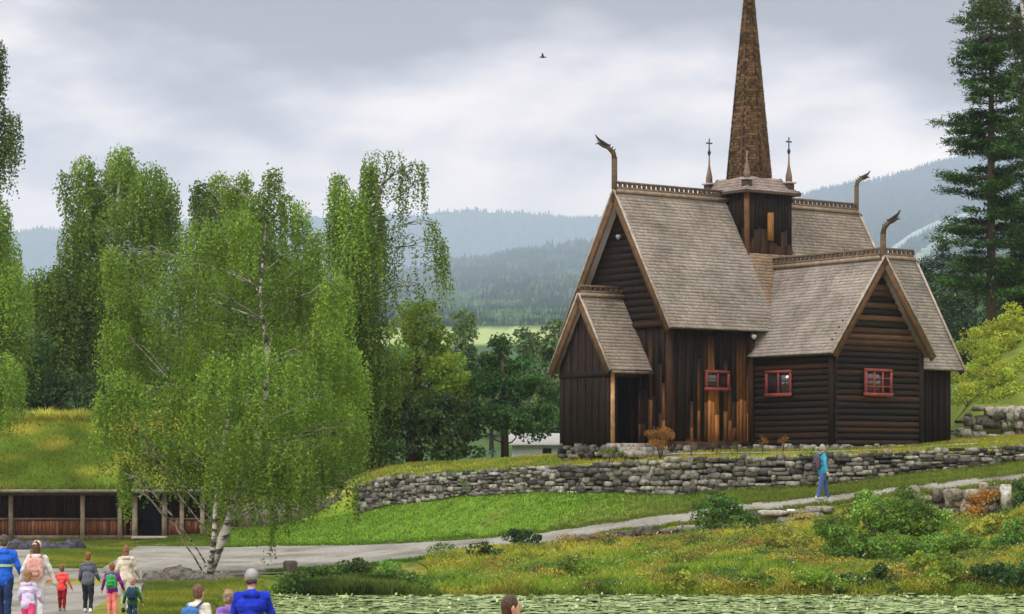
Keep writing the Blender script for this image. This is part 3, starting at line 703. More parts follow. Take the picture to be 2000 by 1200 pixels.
# ---------------------------------------------------------------- dry stone walls
WPX = np.array([702, 762, 896, 1050, 1200, 1340, 1420, 1600, 1760, 1900, 2000, 2150])
def wall_line(k, z_extra=0, px_=WPX, inset=-.12, drop=.1, top=None):
    FYw, FZw = feats(px_.astype(float)); Yw = FYw[k] + .12; pts = np.stack([sx(px_, Yw), Yw], -1); z0 = FZw[k] - drop; z1 = FZw[k + 1] + z_extra
    if top is not None: z1 = z0 + top
    l = np.concatenate([[0], np.cumsum(np.linalg.norm(np.diff(pts, axis=0), axis=1))])
    def fn(u): return (np.interp(u, l, pts[:, 0]), np.interp(u, l, pts[:, 1]) + inset, np.interp(u, l, z0), np.interp(u, l, z1))
    def on(u):
        i = min(np.searchsorted(l, u, side='right') - 1, len(l) - 2); d = pts[i + 1] - pts[i]; d /= np.linalg.norm(d); return np.array([d[1], -d[0], 0]) * (1 if -d[0] < 0 else -1)
    return fn, l[-1], on
b = MB(); stones(b, wall_line(7, .04), 7, sw=.38, depth=.17, cols=.78)
# dark backing core
fn, Lw, on = wall_line(7, -.05)
for u in np.arange(0, Lw - .5, .5):
    x, y, z0, z1 = fn(u); x2, y2, _, z12 = fn(u + .5); b.beam((x, y + .2, (z0 + z1) / 2), (x2, y2 + .2, (z0 + z1) / 2), .3, max(.1, (z1 - z0) * .9), (.05, .045, .04))
tag(b.build('stone_wall', M_stone), 'long grey dry stone retaining wall below the wooden church', 'stone wall')
b = MB(); stones(b, wall_line(10, .05, np.array([1855, 1900, 2000, 2150])), 4, sw=.5, depth=.3)
tag(b.build('stone_wall', M_stone), 'short dry stone wall under the yellow green shrub slope right of the church', 'stone wall')
# kerb stones along outer edge of the rising path
px_ = np.array([1040., 1130, 1200, 1340, 1420, 1510, 1600]); FYw, FZw = feats(px_)
pts = np.stack([sx(px_, FYw[5] - .25), FYw[5] - .22], -1); l = np.concatenate([[0], np.cumsum(np.linalg.norm(np.diff(pts, axis=0), axis=1))])
b = MB(); stones(b, ((lambda u: (np.interp(u, l, pts[:, 0]), np.interp(u, l, pts[:, 1]), np.interp(u, l, FZw[5]) - .42, np.interp(u, l, FZw[5]) + .02)), l[-1], (lambda u: np.array([0, -1., 0]))), 2, sw=.6, depth=.2, cols=.85)
tag(b.build('path_edging', M_stone), 'row of low grey edging stones along the outer side of the rising gravel path', 'edging stones')
px_ = np.array([1790., 1850, 1900, 1955]); FYw, FZw = feats(px_)
pts2 = np.stack([sx(px_, FYw[5] - .3), FYw[5] - .3], -1); l2 = np.concatenate([[0], np.cumsum(np.linalg.norm(np.diff(pts2, axis=0), axis=1))])
b = MB(); stones(b, ((lambda u: (np.interp(u, l2, pts2[:, 0]), np.interp(u, l2, pts2[:, 1]), np.interp(u, l2, FZw[5]) - .9, np.interp(u, l2, FZw[5]) + .02)), l2[-1], (lambda u: np.array([0, -1., 0]))), 3, sw=.45, depth=.25, cols=(1.0, .92, .82))
tag(b.build('stone_wall', M_stone), 'low rough stone revetment holding up the path at far right beside a pale post', 'stone wall')

def blob_rock(b, c, r, col, n=10, m=7, rough=.22):
    V = []
    for ph in np.linspace(-1.5, 1.5, m):
        for t in np.linspace(0, 2 * np.pi, n, endpoint=False):
            d = np.array([math.cos(ph) * math.cos(t), math.cos(ph) * math.sin(t), math.sin(ph)]); V.append(np.array(c) + d * np.array(r) * rng.uniform(1 - rough, 1 + rough))
    ii, jj = np.meshgrid(np.arange(m - 1), np.arange(n), indexing='ij')
    b.add(V, np.stack([ii * n + jj, ii * n + (jj + 1) % n, (ii + 1) * n + (jj + 1) % n, (ii + 1) * n + jj], -1).reshape(-1, 4), col)
def rock(px, py, Y, rx, ry, label, col=(.13, .115, .10), depth=1.):
    s = Y / 5000; b = MB(); Y = 70.5 + (Y - 72) * .5; s = Y / 5000; c = P(px, py, Y); blob_rock(b, c, (rx * s, rx * s * depth, ry * s), col); o = b.build('boulder', M_stone); return tag(o, label, 'boulder', 'dark boulders at the foot of the birch')
rock(350, 1137, 72, 42, 29, 'largest dark boulder, just left of the leaning birch trunk')
rock(300, 1141, 71.5, 30, 22, 'low dark boulder at the left end of the boulders by the birch', depth=.9)
rock(396, 1143, 71, 30, 22, 'dark boulder directly under the base of the leaning birch trunk')
rock(440, 1138, 73, 30, 16, 'flat dark boulder right of the leaning birch trunk')
b = MB()
for q in range(9): blob_rock(b, P(30 + q * 15, 1073 + rng.uniform(-4, 4), 100.5), (.32, .4, .30), jit((.07, .065, .085), .3))
tag(b.build('rock_heap', M_stone), 'heap of dark stones below the front of the turf roofed house', 'rocks')

# ---------------------------------------------------------------- turf roofed house
HY = 110.; house = thing('turf_roofed_house', (sx(100, HY), HY + 2, .05), 'long dark log farmhouse with a grassy turf roof and open gallery', 'house')
hx0, hx1 = sx(-260, HY), sx(400, HY); zf = .22
b = MB(); wy = HY + 1.0
b.abox(hx0 + .3, hx1 - .3, wy, wy + 5.2, zf - .3, 2.3, TAR * .6)
x = hx0 + .3
while x < hx1 - .35:           # back wall of the gallery: boards
    ww = .17; d0, d1 = sx(270, HY), sx(321, HY)
    if not (d0 < x < d1):
        b.abox(x, x + ww - .012, wy - .05, wy, 1.0, 2.3, TARB * rng.uniform(.3, .7))
    x += ww
b.build('wall', M_tar, house)
gbs = [MB(), MB()]; x = hx0 + .1          # reddish parapet boards of the gallery
while x < hx1 - .2:
    ww = .15 * rng.uniform(.8, 1.2)
    if not (sx(262, HY) < x + .1 < sx(326, HY)) and not (sx(240, HY) < x < sx(250, HY)):
        k = rng.random(); cc = np.array((.13, .045, .022)) * (1 - k) + np.array((.25, .10, .045)) * k
        gbs[0 if x < sx(290, HY) else 1].abox(x, x + ww - .012, HY + .02, HY + .06, zf + .12, 1.0, cc * rng.uniform(.6, 1.1))
    x += ww
for g_ in gbs: g_.build('gallery_boarding', M_tar, house)
b = MB()
for p0, p1 in ((-260, 262), (325, 400)):
    b.abox(sx(p0, HY), sx(p1, HY), HY - .06, HY + .1, zf - .08, zf + .12, (.16, .13, .10))
    b.abox(sx(p0, HY), sx(p1, HY), HY - .03, HY + .09, 1.0, 1.09, (.13, .09, .07))
b.abox(hx0, hx1, HY - .08, HY + .14, 2.05, 2.22, (.06, .045, .035))
b.build('sill_beam', M_trim, house)
for ppx in (-240, -110, 22, 162, 235, 264, 322, 356, 396):
    b = MB(); wd = .10 if ppx not in (264, 322) else .12; x = sx(ppx, HY)
    b.abox(x - wd * .9, x + wd * .9, HY - .16, HY - .02, zf - .3 if ppx in (22, 162, 235) else zf - .1, 2.06, jit((.27, .215, .16), .2)); b.build('post', M_trim, house)
b = MB()
b.abox(hx0 - .4, hx1 + .4, HY - .75, HY - .62, 2.20, 2.32, (.30, .26, .21)); b.abox(hx0 - .4, hx1 + .4, HY - .6, HY - .55, 2.06, 2.2, (.05, .04, .035))
b.build('eave_log', M_trim, house)
b = MB()
b.abox(sx(272, HY), sx(320, HY), wy - .12, wy - .06, zf, 1.95, (.012, .012, .018)); b.build('door', M_tar, house)
b = MB(); b.abox(sx(262, HY), sx(330, HY), HY - .9, HY - .05, zf - .02, zf + .1, (.34, .30, .26)); b.abox(sx(275, HY), sx(332, HY), HY - 1.5, HY - .85, zf - .25, zf - .12, (.28, .25, .21)); b.build('step', M_trim, house)
# roof: slab + turf
zr_, ze_ = 5.35, 2.30; yr_ = HY + 3.6
b = MB()
for (ya, yb) in ((HY - .7, yr_), (2 * yr_ - HY + .7, yr_)):
    b.addm([(hx0 - .5, ya, ze_), (hx1 + .5, ya, ze_), (hx1 + .5, yb, zr_), (hx0 - .5, yb, zr_), (hx0 - .5, ya, ze_ - .12), (hx1 + .5, ya, ze_ - .12), (hx1 + .5, yb, zr_ - .12), (hx0 - .5, yb, zr_ - .12)], [(0, 1, 2, 3), (7, 6, 5, 4), (0, 4, 5, 1), (1, 5, 6, 2), (3, 7, 4, 0)], (.20, .25, .035))
b.addm([(hx1 - .3, HY + 1, 2.2), (hx1 - .3, 2 * yr_ - HY - 1, 2.2), (hx1 - .3, yr_, 5.1)], [(0, 1, 2)], TAR)
b.build('roof', M_ground, house)
def blades(b, X, Y, Zb, h, wdt, C, lean=.35, tipc=1.25):
    n = len(X); th = rng.uniform(0, 2 * np.pi, n); d = np.stack([np.cos(th), np.sin(th), 0 * th], -1); base = np.stack([X, Y, Zb], -1)
    ln = rng.normal(size=(n, 2)) * lean; tip = base + np.stack([ln[:, 0] * h, ln[:, 1] * h, h], -1); w2 = (wdt * rng.uniform(.6, 1.4, n))[:, None] / 2
    mid = base * .5 + tip * .5 - np.stack([ln[:, 0] * h * .15, ln[:, 1] * h * .15, -h * .06], -1)
    V = np.stack([base - d * w2, base + d * w2, mid + d * w2 * .8, tip, mid - d * w2 * .8], 1).reshape(-1, 3)
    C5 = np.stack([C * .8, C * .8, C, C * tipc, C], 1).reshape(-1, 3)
    b.add(V, np.arange(n * 5).reshape(n, 5), C5)
n = 120000; X = rng.uniform(hx0 - .5, hx1 + .5, n); t = rng.uniform(0, 1, n) ** .9; Yv = HY - .75 + t * (yr_ - HY + .75); Zv = ze_ + (zr_ - ze_) * t
tt = fbm(X * .6, t * 5, 3); col = lerp3((.27, .37, .055), (.56, .52, .11), (tt - .46) * 3 + t * .9 - .35) * rng.uniform(.65, 1.3, (n, 1))
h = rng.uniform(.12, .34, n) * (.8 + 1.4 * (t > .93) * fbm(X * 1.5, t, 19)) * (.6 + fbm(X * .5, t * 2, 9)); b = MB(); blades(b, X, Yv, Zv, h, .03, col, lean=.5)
b.build('turf', M_grass, house)

# ---------------------------------------------------------------- picket fence
f0, f1 = np.array([sx(440, 112), 112.]), np.array([sx(716, 108.5), 108.5])
fence = thing('plank_fence', (*((f0 + f1) / 2), 1.0), 'weathered grey vertical plank fence between the birch and the stone wall', 'fence')
n = 62; b = MB(); zt_ = lambda px: sz(np.interp(px, [440, 520, 600, 716], [992, 983, 975, 962]), 110)
for i in range(n):
    u = i / (n - 1); p = f0 * (1 - u) + f1 * u; px = 1000 + 5000 * p[0] / p[1]; z0 = gz(px, p[1])[0] - .1; z1 = zt_(px) + rng.uniform(-.06, .06)
    b.box((p[0], p[1], (z0 + z1) / 2), (1, -.5 / 1, 0) / np.linalg.norm((1, -.5, 0)), (.45, .9, 0), ez, .044, .02, (z1 - z0) / 2, jit((.22, .19, .165), .35))
b.build('planks', M_trim, fence)
for hh in (.35, .8):
    b = MB(); pa = (f0[0], f0[1] + .05, zt_(440) - hh); pb = (f1[0], f1[1] + .05, zt_(716) - hh); b.beam(pa, pb, .07, .09, (.2, .17, .14)); b.build('rail', M_trim, fence)
for u in np.linspace(.02, .98, 6):
    b = MB(); p = f0 * (1 - u) + f1 * u; px = 1000 + 5000 * p[0] / p[1]; b.box((p[0], p[1] + .1, zt_(px) - .5), (1, 0, 0), (0, 1, 0), ez, .06, .06, .75, (.18, .15, .13)); b.build('post', M_trim, fence)

# ---------------------------------------------------------------- TREES
BG = (.17, .275, .032)
bt = lambda *pts: [P(*p) for p in pts]
main_cl = [(530, 345, 28, 22, 0), (505, 400, 30, 40, 0), (560, 400, 30, 30, .5), (590, 430, 22, 45, 1), (300, 510, 85, 35), (400, 460, 60, 45), (470, 440, 45, 45), (250, 580, 50, 55), (350, 570, 85, 65), (470, 550, 85, 65), (570, 560, 75, 65),
           (655, 570, 50, 55), (300, 680, 85, 65), (420, 680, 90, 60), (540, 670, 85, 65), (640, 670, 65, 65), (690, 730, 38, 70), (240, 760, 52, 50, -1, 1.05), (340, 780, 85, 60), (430, 710, 55, 35, -3, 1.25, .7), (500, 690, 50, 25, -2.6, 1.3, .7), (575, 705, 45, 30, -3, 1.15, .7), (215, 500, 25, 30, 0, 1.1), (225, 660, 40, 50, 0, 1.0), (200, 790, 25, 30, -1, 1.1), (620, 480, 30, 40, 0, 1.0), (450, 380, 30, 25, 1, .8),
           (460, 800, 85, 60), (560, 800, 80, 60), (650, 800, 65, 65), (700, 850, 30, 60, 1, 1, .7), (235, 850, 40, 50, -1, .9, .5), (300, 870, 50, 60, 0, .9, .7), (380, 880, 70, 60, 1), (470, 880, 60, 55), (560, 890, 60, 50), (640, 890, 50, 45), (600, 930, 40, 30), (470, 850, 45, 50, -3, .95, .7), (530, 900, 40, 45, -3, .8, .8), (430, 910, 40, 35, -3, .9, .8), (510, 790, 40, 40, -3, 1.05, .6), (390, 800, 45, 45, -2.5, 1.15, .6), (480, 960, 30, 20, -2.5, .85, .5),
           (534, 990, 4, 14, -1, .85, .45, 1.1), (592, 955, 3, 12, -1, .85, .3, .7), (560, 975, 5, 14, -1, .85, .45, .9), (692, 960, 6, 12, -1, .8, .35, .7), (240, 930, 7, 20, -2, .8, .4, .7), (550, 930, 40, 25, 0, .9, .8), (690, 940, 8, 15, 0, .9, .3, .9), (420, 950, 30, 25, 0, .9, .7), (245, 920, 8, 20, -1, .9, 1.4, 1.0)]
main_birch = tree('weeping_birch', 'large weeping birch with leaning white trunk in front of the turf house', 'tree',
     bt((402, 1128, 75.5), (425, 1075, 75.6), (452, 1010, 75.8), (468, 940, 76), (500, 860, 76), (518, 780, 76), (522, 690, 76), (508, 580, 76), (516, 470, 76), (528, 350, 76)), [.20, .16, .15, .13, .10, .08, .06, .045, .03, .015],
     main_cl, 76, 'w', .086, 225, BG, M_bark, Lr=(.5, 1.6), shrink=.89, spread=3.4, lr=.028)
# second stem of the same birch clump
b = MB(); b.tube(bt((408, 1126, 75.2), (418, 1060, 75.1), (421, 990, 75), (430, 900, 75), (450, 800, 75.3)), [.09, .085, .07, .05, .03], n=8); b.build('stem', M_bark, main_birch, smooth=True)
tree('birch_tree', 'very tall thin birch at the left edge of the picture with dark hanging top', 'tree', bt((-60, 1050, 108), (-50, 700, 108), (-30, 400, 108), (-15, 80, 108)), [.3, .22, .14, .03],
     [(-8, 100, 18, 35, 0, .35), (-12, 150, 14, 20, 0, .35), (0, 235, 26, 30, 0, .55, .8), (30, 235, 14, 15, 0, .5, .6), (20, 280, 20, 30, 0, .6, .5), (-15, 300, 20, 50, 0, .7), (-20, 430, 45, 60), (-5, 500, 48, 60), (0, 580, 55, 60), (5, 660, 55, 60), (0, 740, 48, 60), (-25, 800, 30, 50), (20, 560, 40, 60)],
     108, 'w', .12, 190, BG, M_greybark, spread=2, Lr=(.8, 2.2), group=None)
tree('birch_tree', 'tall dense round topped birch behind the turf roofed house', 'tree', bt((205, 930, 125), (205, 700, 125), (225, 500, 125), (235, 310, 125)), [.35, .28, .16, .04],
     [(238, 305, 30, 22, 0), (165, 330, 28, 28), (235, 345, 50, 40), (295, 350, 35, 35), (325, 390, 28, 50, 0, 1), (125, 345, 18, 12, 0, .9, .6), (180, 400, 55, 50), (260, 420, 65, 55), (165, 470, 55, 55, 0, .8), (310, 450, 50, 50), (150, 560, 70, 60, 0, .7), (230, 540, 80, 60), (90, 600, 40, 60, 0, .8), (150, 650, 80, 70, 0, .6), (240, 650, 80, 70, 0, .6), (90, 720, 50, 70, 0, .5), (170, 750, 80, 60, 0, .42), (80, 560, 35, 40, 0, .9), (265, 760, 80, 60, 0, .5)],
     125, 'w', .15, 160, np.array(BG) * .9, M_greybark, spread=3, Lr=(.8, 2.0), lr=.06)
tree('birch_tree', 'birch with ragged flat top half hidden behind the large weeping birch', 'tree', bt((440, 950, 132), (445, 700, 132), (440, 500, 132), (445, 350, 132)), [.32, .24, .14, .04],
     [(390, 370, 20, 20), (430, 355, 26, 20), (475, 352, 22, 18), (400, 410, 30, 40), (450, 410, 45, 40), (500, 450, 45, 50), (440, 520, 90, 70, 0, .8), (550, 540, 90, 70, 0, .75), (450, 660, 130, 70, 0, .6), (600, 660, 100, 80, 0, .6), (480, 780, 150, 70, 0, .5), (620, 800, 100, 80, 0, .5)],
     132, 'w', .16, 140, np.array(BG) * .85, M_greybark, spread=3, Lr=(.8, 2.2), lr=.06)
tree('weeping_birch', 'tall airy weeping birch with long hanging strands right of the largest birch', 'tree', bt((690, 960, 112), (684, 800, 112), (672, 620, 112), (690, 500, 112), (735, 400, 112), (765, 305, 112)), [.32, .25, .2, .15, .09, .03],
     [(750, 303, 45, 9, 0, .8, .5, .9), (722, 335, 16, 28, 0, .9, 1.3), (815, 325, 20, 12, 0, .75, .6, 1.0), (788, 330, 8, 10, 0, .75, .5, 1.6), (660, 360, 20, 25, 0), (690, 400, 38, 35), (725, 430, 38, 40), (655, 440, 16, 50), (700, 480, 50, 40), (755, 460, 30, 20, 0, .9, .3), (690, 560, 60, 50), (745, 520, 25, 25, 0, .9, .35, 1.3),
      (800, 470, 35, 12, 0, .85, .14, 1.5), (845, 440, 14, 12, 0, .9, .6, 1.4), (866, 480, 8, 18, 0, .9, .7, 1.1), (820, 560, 8, 8, 0, .8, .25, 1.4), (775, 540, 28, 20, 0, .8, .14, 1.8), (700, 640, 60, 50, 0, .8), (650, 620, 50, 60), (720, 720, 70, 60, 0, .7), (690, 800, 60, 70, 0, .65), (740, 850, 30, 40, 0, .7), (660, 870, 60, 50, 0, .6)],
     112, 'w', .12, 190, np.array(BG) * .95, M_greybark, spread=1.8, Lr=(1.0, 2.6), lr=.045)
tree('leafy_tree', 'mid green broadleaf tree with a rounded top behind the stone wall', 'tree', bt((815, 905, 116), (815, 780, 116), (815, 620, 116)), [.28, .2, .06],
     [(820, 615, 35, 25), (790, 660, 45, 40), (845, 665, 35, 40), (760, 720, 45, 45), (820, 730, 60, 45, 0, 1.15), (880, 740, 35, 45), (800, 790, 70, 40, 0, .8), (900, 790, 30, 40, 0, .7)],
     116, 'p', .17, 520, (.24, .34, .035), M_darkbark, sub=.5)
tree('pine_shrub_tree', 'low dark bushy evergreen filling the space under the broadleaf tree', 'tree', bt((800, 905, 113), (800, 830, 113), (800, 770, 113)), [.2, .15, .05],
     [(750, 830, 45, 50), (800, 820, 60, 50), (860, 830, 50, 50), (770, 880, 55, 25), (850, 880, 50, 25), (910, 870, 30, 30), (880, 790, 40, 30)], 113, 'p', .16, 560, (.055, .10, .022), M_darkbark, sub=.45)
tree('round_tree', 'dark green round crowned tree with a bare trunk left of the church', 'tree', bt((986, 902, 117), (986, 850, 117), (985, 760, 117), (980, 690, 117)), [.2, .18, .13, .05],
     [(970, 680, 28, 20), (955, 720, 38, 30), (1005, 720, 42, 28), (930, 760, 38, 30), (985, 765, 50, 35), (1045, 760, 40, 30), (940, 810, 45, 28), (1000, 820, 55, 25), (1065, 810, 35, 25), (1030, 845, 45, 14), (920, 840, 25, 20), (1080, 770, 15, 25)],
     117, 'p', .15, 620, (.055, .13, .028), M_darkbark, sub=.45, vary=.35)
for i, (px, py, Y, wd, lb) in enumerate(((905, 630, 210, 26, 'slender hazy poplar standing right behind the broadleaf tree'), (1030, 655, 230, 45, 'hazy pale tree showing above the right side of the dark round tree'), (1080, 645, 190, 35, 'hazy green tree touching the left eave of the church'),
                                         (870, 700, 220, 40, 'hazy tree low behind the broadleaf tree'), (960, 700, 240, 45, 'hazy tree low behind the dark round tree'), (1085, 760, 150, 30, 'mid green tree just left of the church porch'))):
    s = Y / 5000; hb = (860 - py)
    tree('hazy_tree', lb, 'tree', bt((px, 880, Y), (px, py + 20, Y)), [.25, .06], [(px, py + 10 + hb * .14 * k, wd * (.35 + .13 * k), hb * .14) for k in range(6)], Y, 'p', .34, 130, (.11, .17, .05), M_darkbark, group='hazy trees left of the church', sub=.9)
tree('leafy_tree', 'dark bushy tree low behind the left part of the turf roof', 'tree', bt((90, 930, 119), (90, 860, 119), (90, 800, 119)), [.2, .15, .05],
     [(20, 790, 45, 50), (70, 780, 45, 55), (120, 770, 45, 55), (170, 775, 50, 50), (50, 840, 60, 40), (140, 840, 60, 40), (60, 700, 45, 50, 0, 1.3), (-20, 800, 40, 60)], 119, 'p', .17, 520, (.05, .10, .022), M_darkbark, sub=.5)
tree('leafy_tree', 'dark bushy tree low behind the middle of the turf roof', 'tree', bt((300, 930, 120), (300, 860, 120), (300, 800, 120)), [.2, .15, .05],
     [(230, 790, 55, 55), (290, 780, 50, 60), (350, 780, 50, 60), (420, 790, 60, 60), (490, 800, 60, 70), (250, 860, 60, 40), (340, 870, 60, 40), (440, 880, 60, 50)], 120, 'p', .18, 420, (.05, .10, .022), M_darkbark, sub=.55)
tree('leafy_tree', 'dark bushy tree behind the plank fence', 'tree', bt((600, 990, 116), (600, 900, 116), (600, 800, 116)), [.2, .15, .05],
     [(520, 900, 50, 60), (580, 890, 50, 70), (640, 900, 50, 60), (690, 900, 45, 60), (560, 800, 60, 60), (640, 800, 60, 70), (700, 820, 40, 60), (550, 960, 50, 25), (650, 960, 50, 20)], 116, 'p', .17, 420, (.045, .095, .022), M_darkbark, sub=.5)
# conifers --------------------------------------------------
def conifer(name, label, px, Y, ybase, ytop, wmax, base=(.030, .062, .02), whorl=.8, n_br=7, sparse=0., leaf=.14, group=None, low=0., droop=.12, dens=1., shape=.8, vj=.5):
    root = P(px, ybase, Y); H_ = sz(ytop, Y) - root[2]; W_ = wmax * Y / 5000
    t = thing(name, root, label, 'tree', group); b = MB(); tb = MB()
    tb.tube([root, root + ez * H_ * .5, root + ez * H_], [W_ * .07 + .06, W_ * .045 + .04, .02], n=8)
    z = H_ * low
    while z < H_ - .1:
        f = 1 - z / H_; Lm = W_ * min(1, (f ** shape) * 1.15 + .03)
        for k in range(n_br):
            if rng.random() < sparse: continue
            th = rng.uniform(0, 2 * math.pi); l = Lm * rng.uniform(.45, 1.12); zz = z + rng.uniform(-vj, vj) * whorl; l = l * rng.uniform(.55, 1.15)
            d = np.array([math.cos(th), math.sin(th), 0]); side = np.array([-d[1], d[0], 0]); up0 = -droop
            p1 = root + ez * zz; m = int(max(6, dens * l * 26 / (leaf / .14) ** 1.2)); u = rng.uniform(.12, 1, m) ** .75
            wv = rng.normal(size=m) * .22 * l * (1.1 - u) * .8
            pts = p1 + d * (u * l)[:, None] + side * wv[:, None] + ez * (up0 * l * u + .16 * l * u ** 2 + rng.normal(size=m) * .05)[:, None]
            # sub twigs: cluster of needles
            idx = np.repeat(np.arange(m), 5); pp = pts[idx] + rng.normal(size=(m * 5, 3)) * np.array([.13, .13, .05]) * (leaf / .14)
            c = np.array(base) * rng.uniform(.75, 1.3); C = c[None] * rng.uniform(.7, 1.4, (len(pp), 1)); C[:, :2] *= (1 + .35 * u[idx] ** 2)[:, None]
            addq(b, pp, C, leaf, aspect=.32, flat=.6)
            tb.tube([p1, p1 + d * l * .5 + ez * (up0 * l * .5 + .02), p1 + d * l * .95 + ez * (up0 * l + .14 * l)], [.03 + .012 * l, .02, .008], n=4, cap=False)
        z += whorl * rng.uniform(.75, 1.25)
    b.build('crown', M_needle, t); tb.build('trunk', M_darkbark, t, smooth=True); return t
conifer('pine_tree', 'very tall dark pine with layered branches, right of the church', 1936, 122, 690, -130, 112, whorl=1.0, n_br=15, leaf=.22, low=.16, droop=.10, dens=2.9, shape=.33, vj=.48, base=(.055, .115, .036))
conifer('pine_tree', 'tall dark pine at the very right edge behind the layered pine', 2020, 128, 690, -60, 90, whorl=.7, n_br=12, leaf=.22, low=.1, droop=.05, dens=2.6, shape=.4, base=(.035, .08, .028))
tree('birch_tree', 'tall birch reaching into the top right corner with dull green hanging leaves', 'tree', bt((2075, 700, 116), (2040, 300, 116), (1985, -60, 116)), [.3, .18, .05],
     [(1895, 15, 16, 16, 0, .6, .6), (1950, 15, 40, 25, 0, .5, .7), (1995, 60, 25, 40, 0, .5, .7), (2000, 130, 20, 30, 0, .6, .6), (2010, 190, 20, 40, 0, .7, .6), (2015, 280, 15, 40, 0, .7, .6)], 116, 'w', .12, 150, (.085, .125, .03), M_greybark, Lr=(.6, 1.6), spread=1)
GS = 'spruces behind the church on the right'
spr = [(1800, 500, 190, 30), (1818, 488, 205, 34), (1840, 470, 200, 36), (1862, 500, 185, 38), (1885, 520, 195, 36), (1905, 505, 205, 40), (1930, 540, 180, 40), (1955, 520, 190, 40), (1978, 500, 180, 42), (2000, 530, 185, 40), (1822, 560, 160, 26), (1850, 570, 158, 28), (1878, 580, 160, 26), (1990, 560, 160, 28)]
lbs = ['spruce nearest the church roof in the row behind it', 'second spruce from the church roof in the row behind it', 'tallest spruce right behind the sacristy roof edge', 'spruce just left of the layered pine lower branches', 'spruce under the left branches of the layered pine', 'spruce partly behind the layered pine branches', 'spruce right behind the trunk of the layered pine', 'spruce just right of the layered pine trunk', 'spruce near the right edge behind the shrub slope', 'spruce at the far right edge behind the shrub slope',
       'small pale spruce low beside the sacristy roof', 'small pale spruce between the sacristy roof and the shrub slope', 'small pale spruce right above the crest of the shrub slope', 'small pale spruce low at the right edge above the shrubs']
for (px, yt, Y, wd), lb in zip(spr, lbs):
    sm = Y < 170
    conifer('spruce_tree', lb, px, Y, 720, yt, wd, base=(.05, .09, .04) if sm else (.034, .06, .026), whorl=.75, n_br=9, leaf=.36, group=GS, low=.05, droop=.25, dens=1.1, shape=.8)

# ---------------------------------------------------------------- shrubs
def gY(px, py, Y0):
    Yt = np.linspace(68.3, 118, 600); p = 925 - 5000 * (gz(np.full(600, float(px)), Yt) - 3) / Yt
    ok = np.where((p <= py) & (Yt > 60))[0]
    return float(Yt[ok[0]]) if len(ok) else Y0
def shrub(name, label, px, Y, clumps, leaf=.09, dens=1600, base=(.10, .17, .028), group=None, sub=.22, cat='shrub', vary=.3, ground=True):
    if ground:
        pb = max(c[1] + c[3] * .8 for c in clumps); Yn = gY(px, pb, Y); clumps = [(c[0], c[1], c[2], c[3], (c[4] if len(c) > 4 and c[4] is not None else rng.uniform(-.3, .3)) + .25 * abs(pb - c[1]) / 30, *c[5:]) for c in clumps]; Y = Yn
    t = thing(name, (sx(px, Y), Y, gz(px, Y)[0]), label, cat, group); b = MB()
    mids = puffs(b, clumps, Y, leaf, dens, np.array(base), sub=sub, spread=.3, vary=vary); b.build('foliage', M_leaf, t)
    s = MB(); g = np.array([sx(px, Y), Y, gz(px, Y)[0] - .1])
    for cc, r in mids: s.tube([g, (g + cc) / 2 + (0, 0, .05), cc], [.03, .02, .008], n=5)
    s.build('stems', M_darkbark, t); return t
shrub('bush', 'largest bright green leafy bush below the path on the right', 1720, 80, [(1630, 1050, 48, 40, -.5, .95), (1690, 1020, 50, 45, 0, 1.1), (1740, 1010, 60, 42, .3, .85), (1790, 1020, 50, 45, 0, .8), (1840, 1035, 32, 38), (1660, 1085, 50, 25, -1), (1740, 1075, 60, 35, -1), (1810, 1075, 50, 30, -1), (1700, 985, 30, 25, .5, 1.15), (1765, 978, 40, 20, 1, .7)], base=(.16, .285, .04), vary=.5)
shrub('bush', 'dark green bush in front of the path left of the walker', 1410, 82.5, [(1385, 1000, 34, 32), (1430, 1005, 34, 34), (1460, 1020, 20, 20), (1375, 1035, 25, 18), (1400, 975, 14, 16)], base=(.085, .17, .03))
shrub('bush', 'small round dark bush at the path edge left of centre', 1022, 82, [(1005, 1055, 20, 18), (1035, 1060, 24, 18), (1020, 1045, 16, 12)], base=(.04, .085, .02))
shrub('bush', 'small dark bush just below the round bush at the path edge', 952, 80, [(940, 1080, 18, 18), (968, 1090, 20, 18)], base=(.05, .095, .022))
shrub('bush', 'small leafy plant growing against the stone wall', 922, 96.5, [(920, 948, 16, 13), (930, 955, 10, 8)], base=(.13, .20, .03))
shrub('bush', 'dark green bush at the pond edge below the largest bush', 1700, 72, [(1670, 1135, 34, 25), (1715, 1130, 32, 28), (1740, 1150, 25, 14)], base=(.05, .11, .028))
shrub('bush', 'dark bush at the pond edge in the bottom right corner', 1960, 73, [(1925, 1130, 35, 28), (1970, 1120, 35, 30), (2005, 1130, 30, 30), (1950, 1150, 50, 12)], base=(.045, .10, .026))
shrub('bush', 'yellow green bush between the two dark pond edge bushes', 1825, 73.5, [(1800, 1110, 36, 30), (1850, 1105, 34, 28), (1830, 1140, 40, 18)], base=(.22, .31, .04))
shrub('bush', 'green bush by the pale post at the right edge', 1990, 82.5, [(1990, 965, 14, 22), (2008, 970, 20, 26)], base=(.06, .13, .03))
shrub('autumn_bush', 'orange yellow turning bush in front of the rough revetment', 1925, 82.2, [(1915, 985, 22, 28), (1935, 970, 14, 16), (1900, 1005, 18, 16)], base=(.36, .19, .04), cat='bush')
shrub('autumn_bush', 'rust brown rounded bush beside the church steps', 1290, 94.6, [(1280, 855, 18, 16), (1302, 850, 16, 20), (1292, 868, 26, 10)], base=(.30, .14, .03), cat='bush', sub=.2, leaf=.06, dens=1800, ground=False)
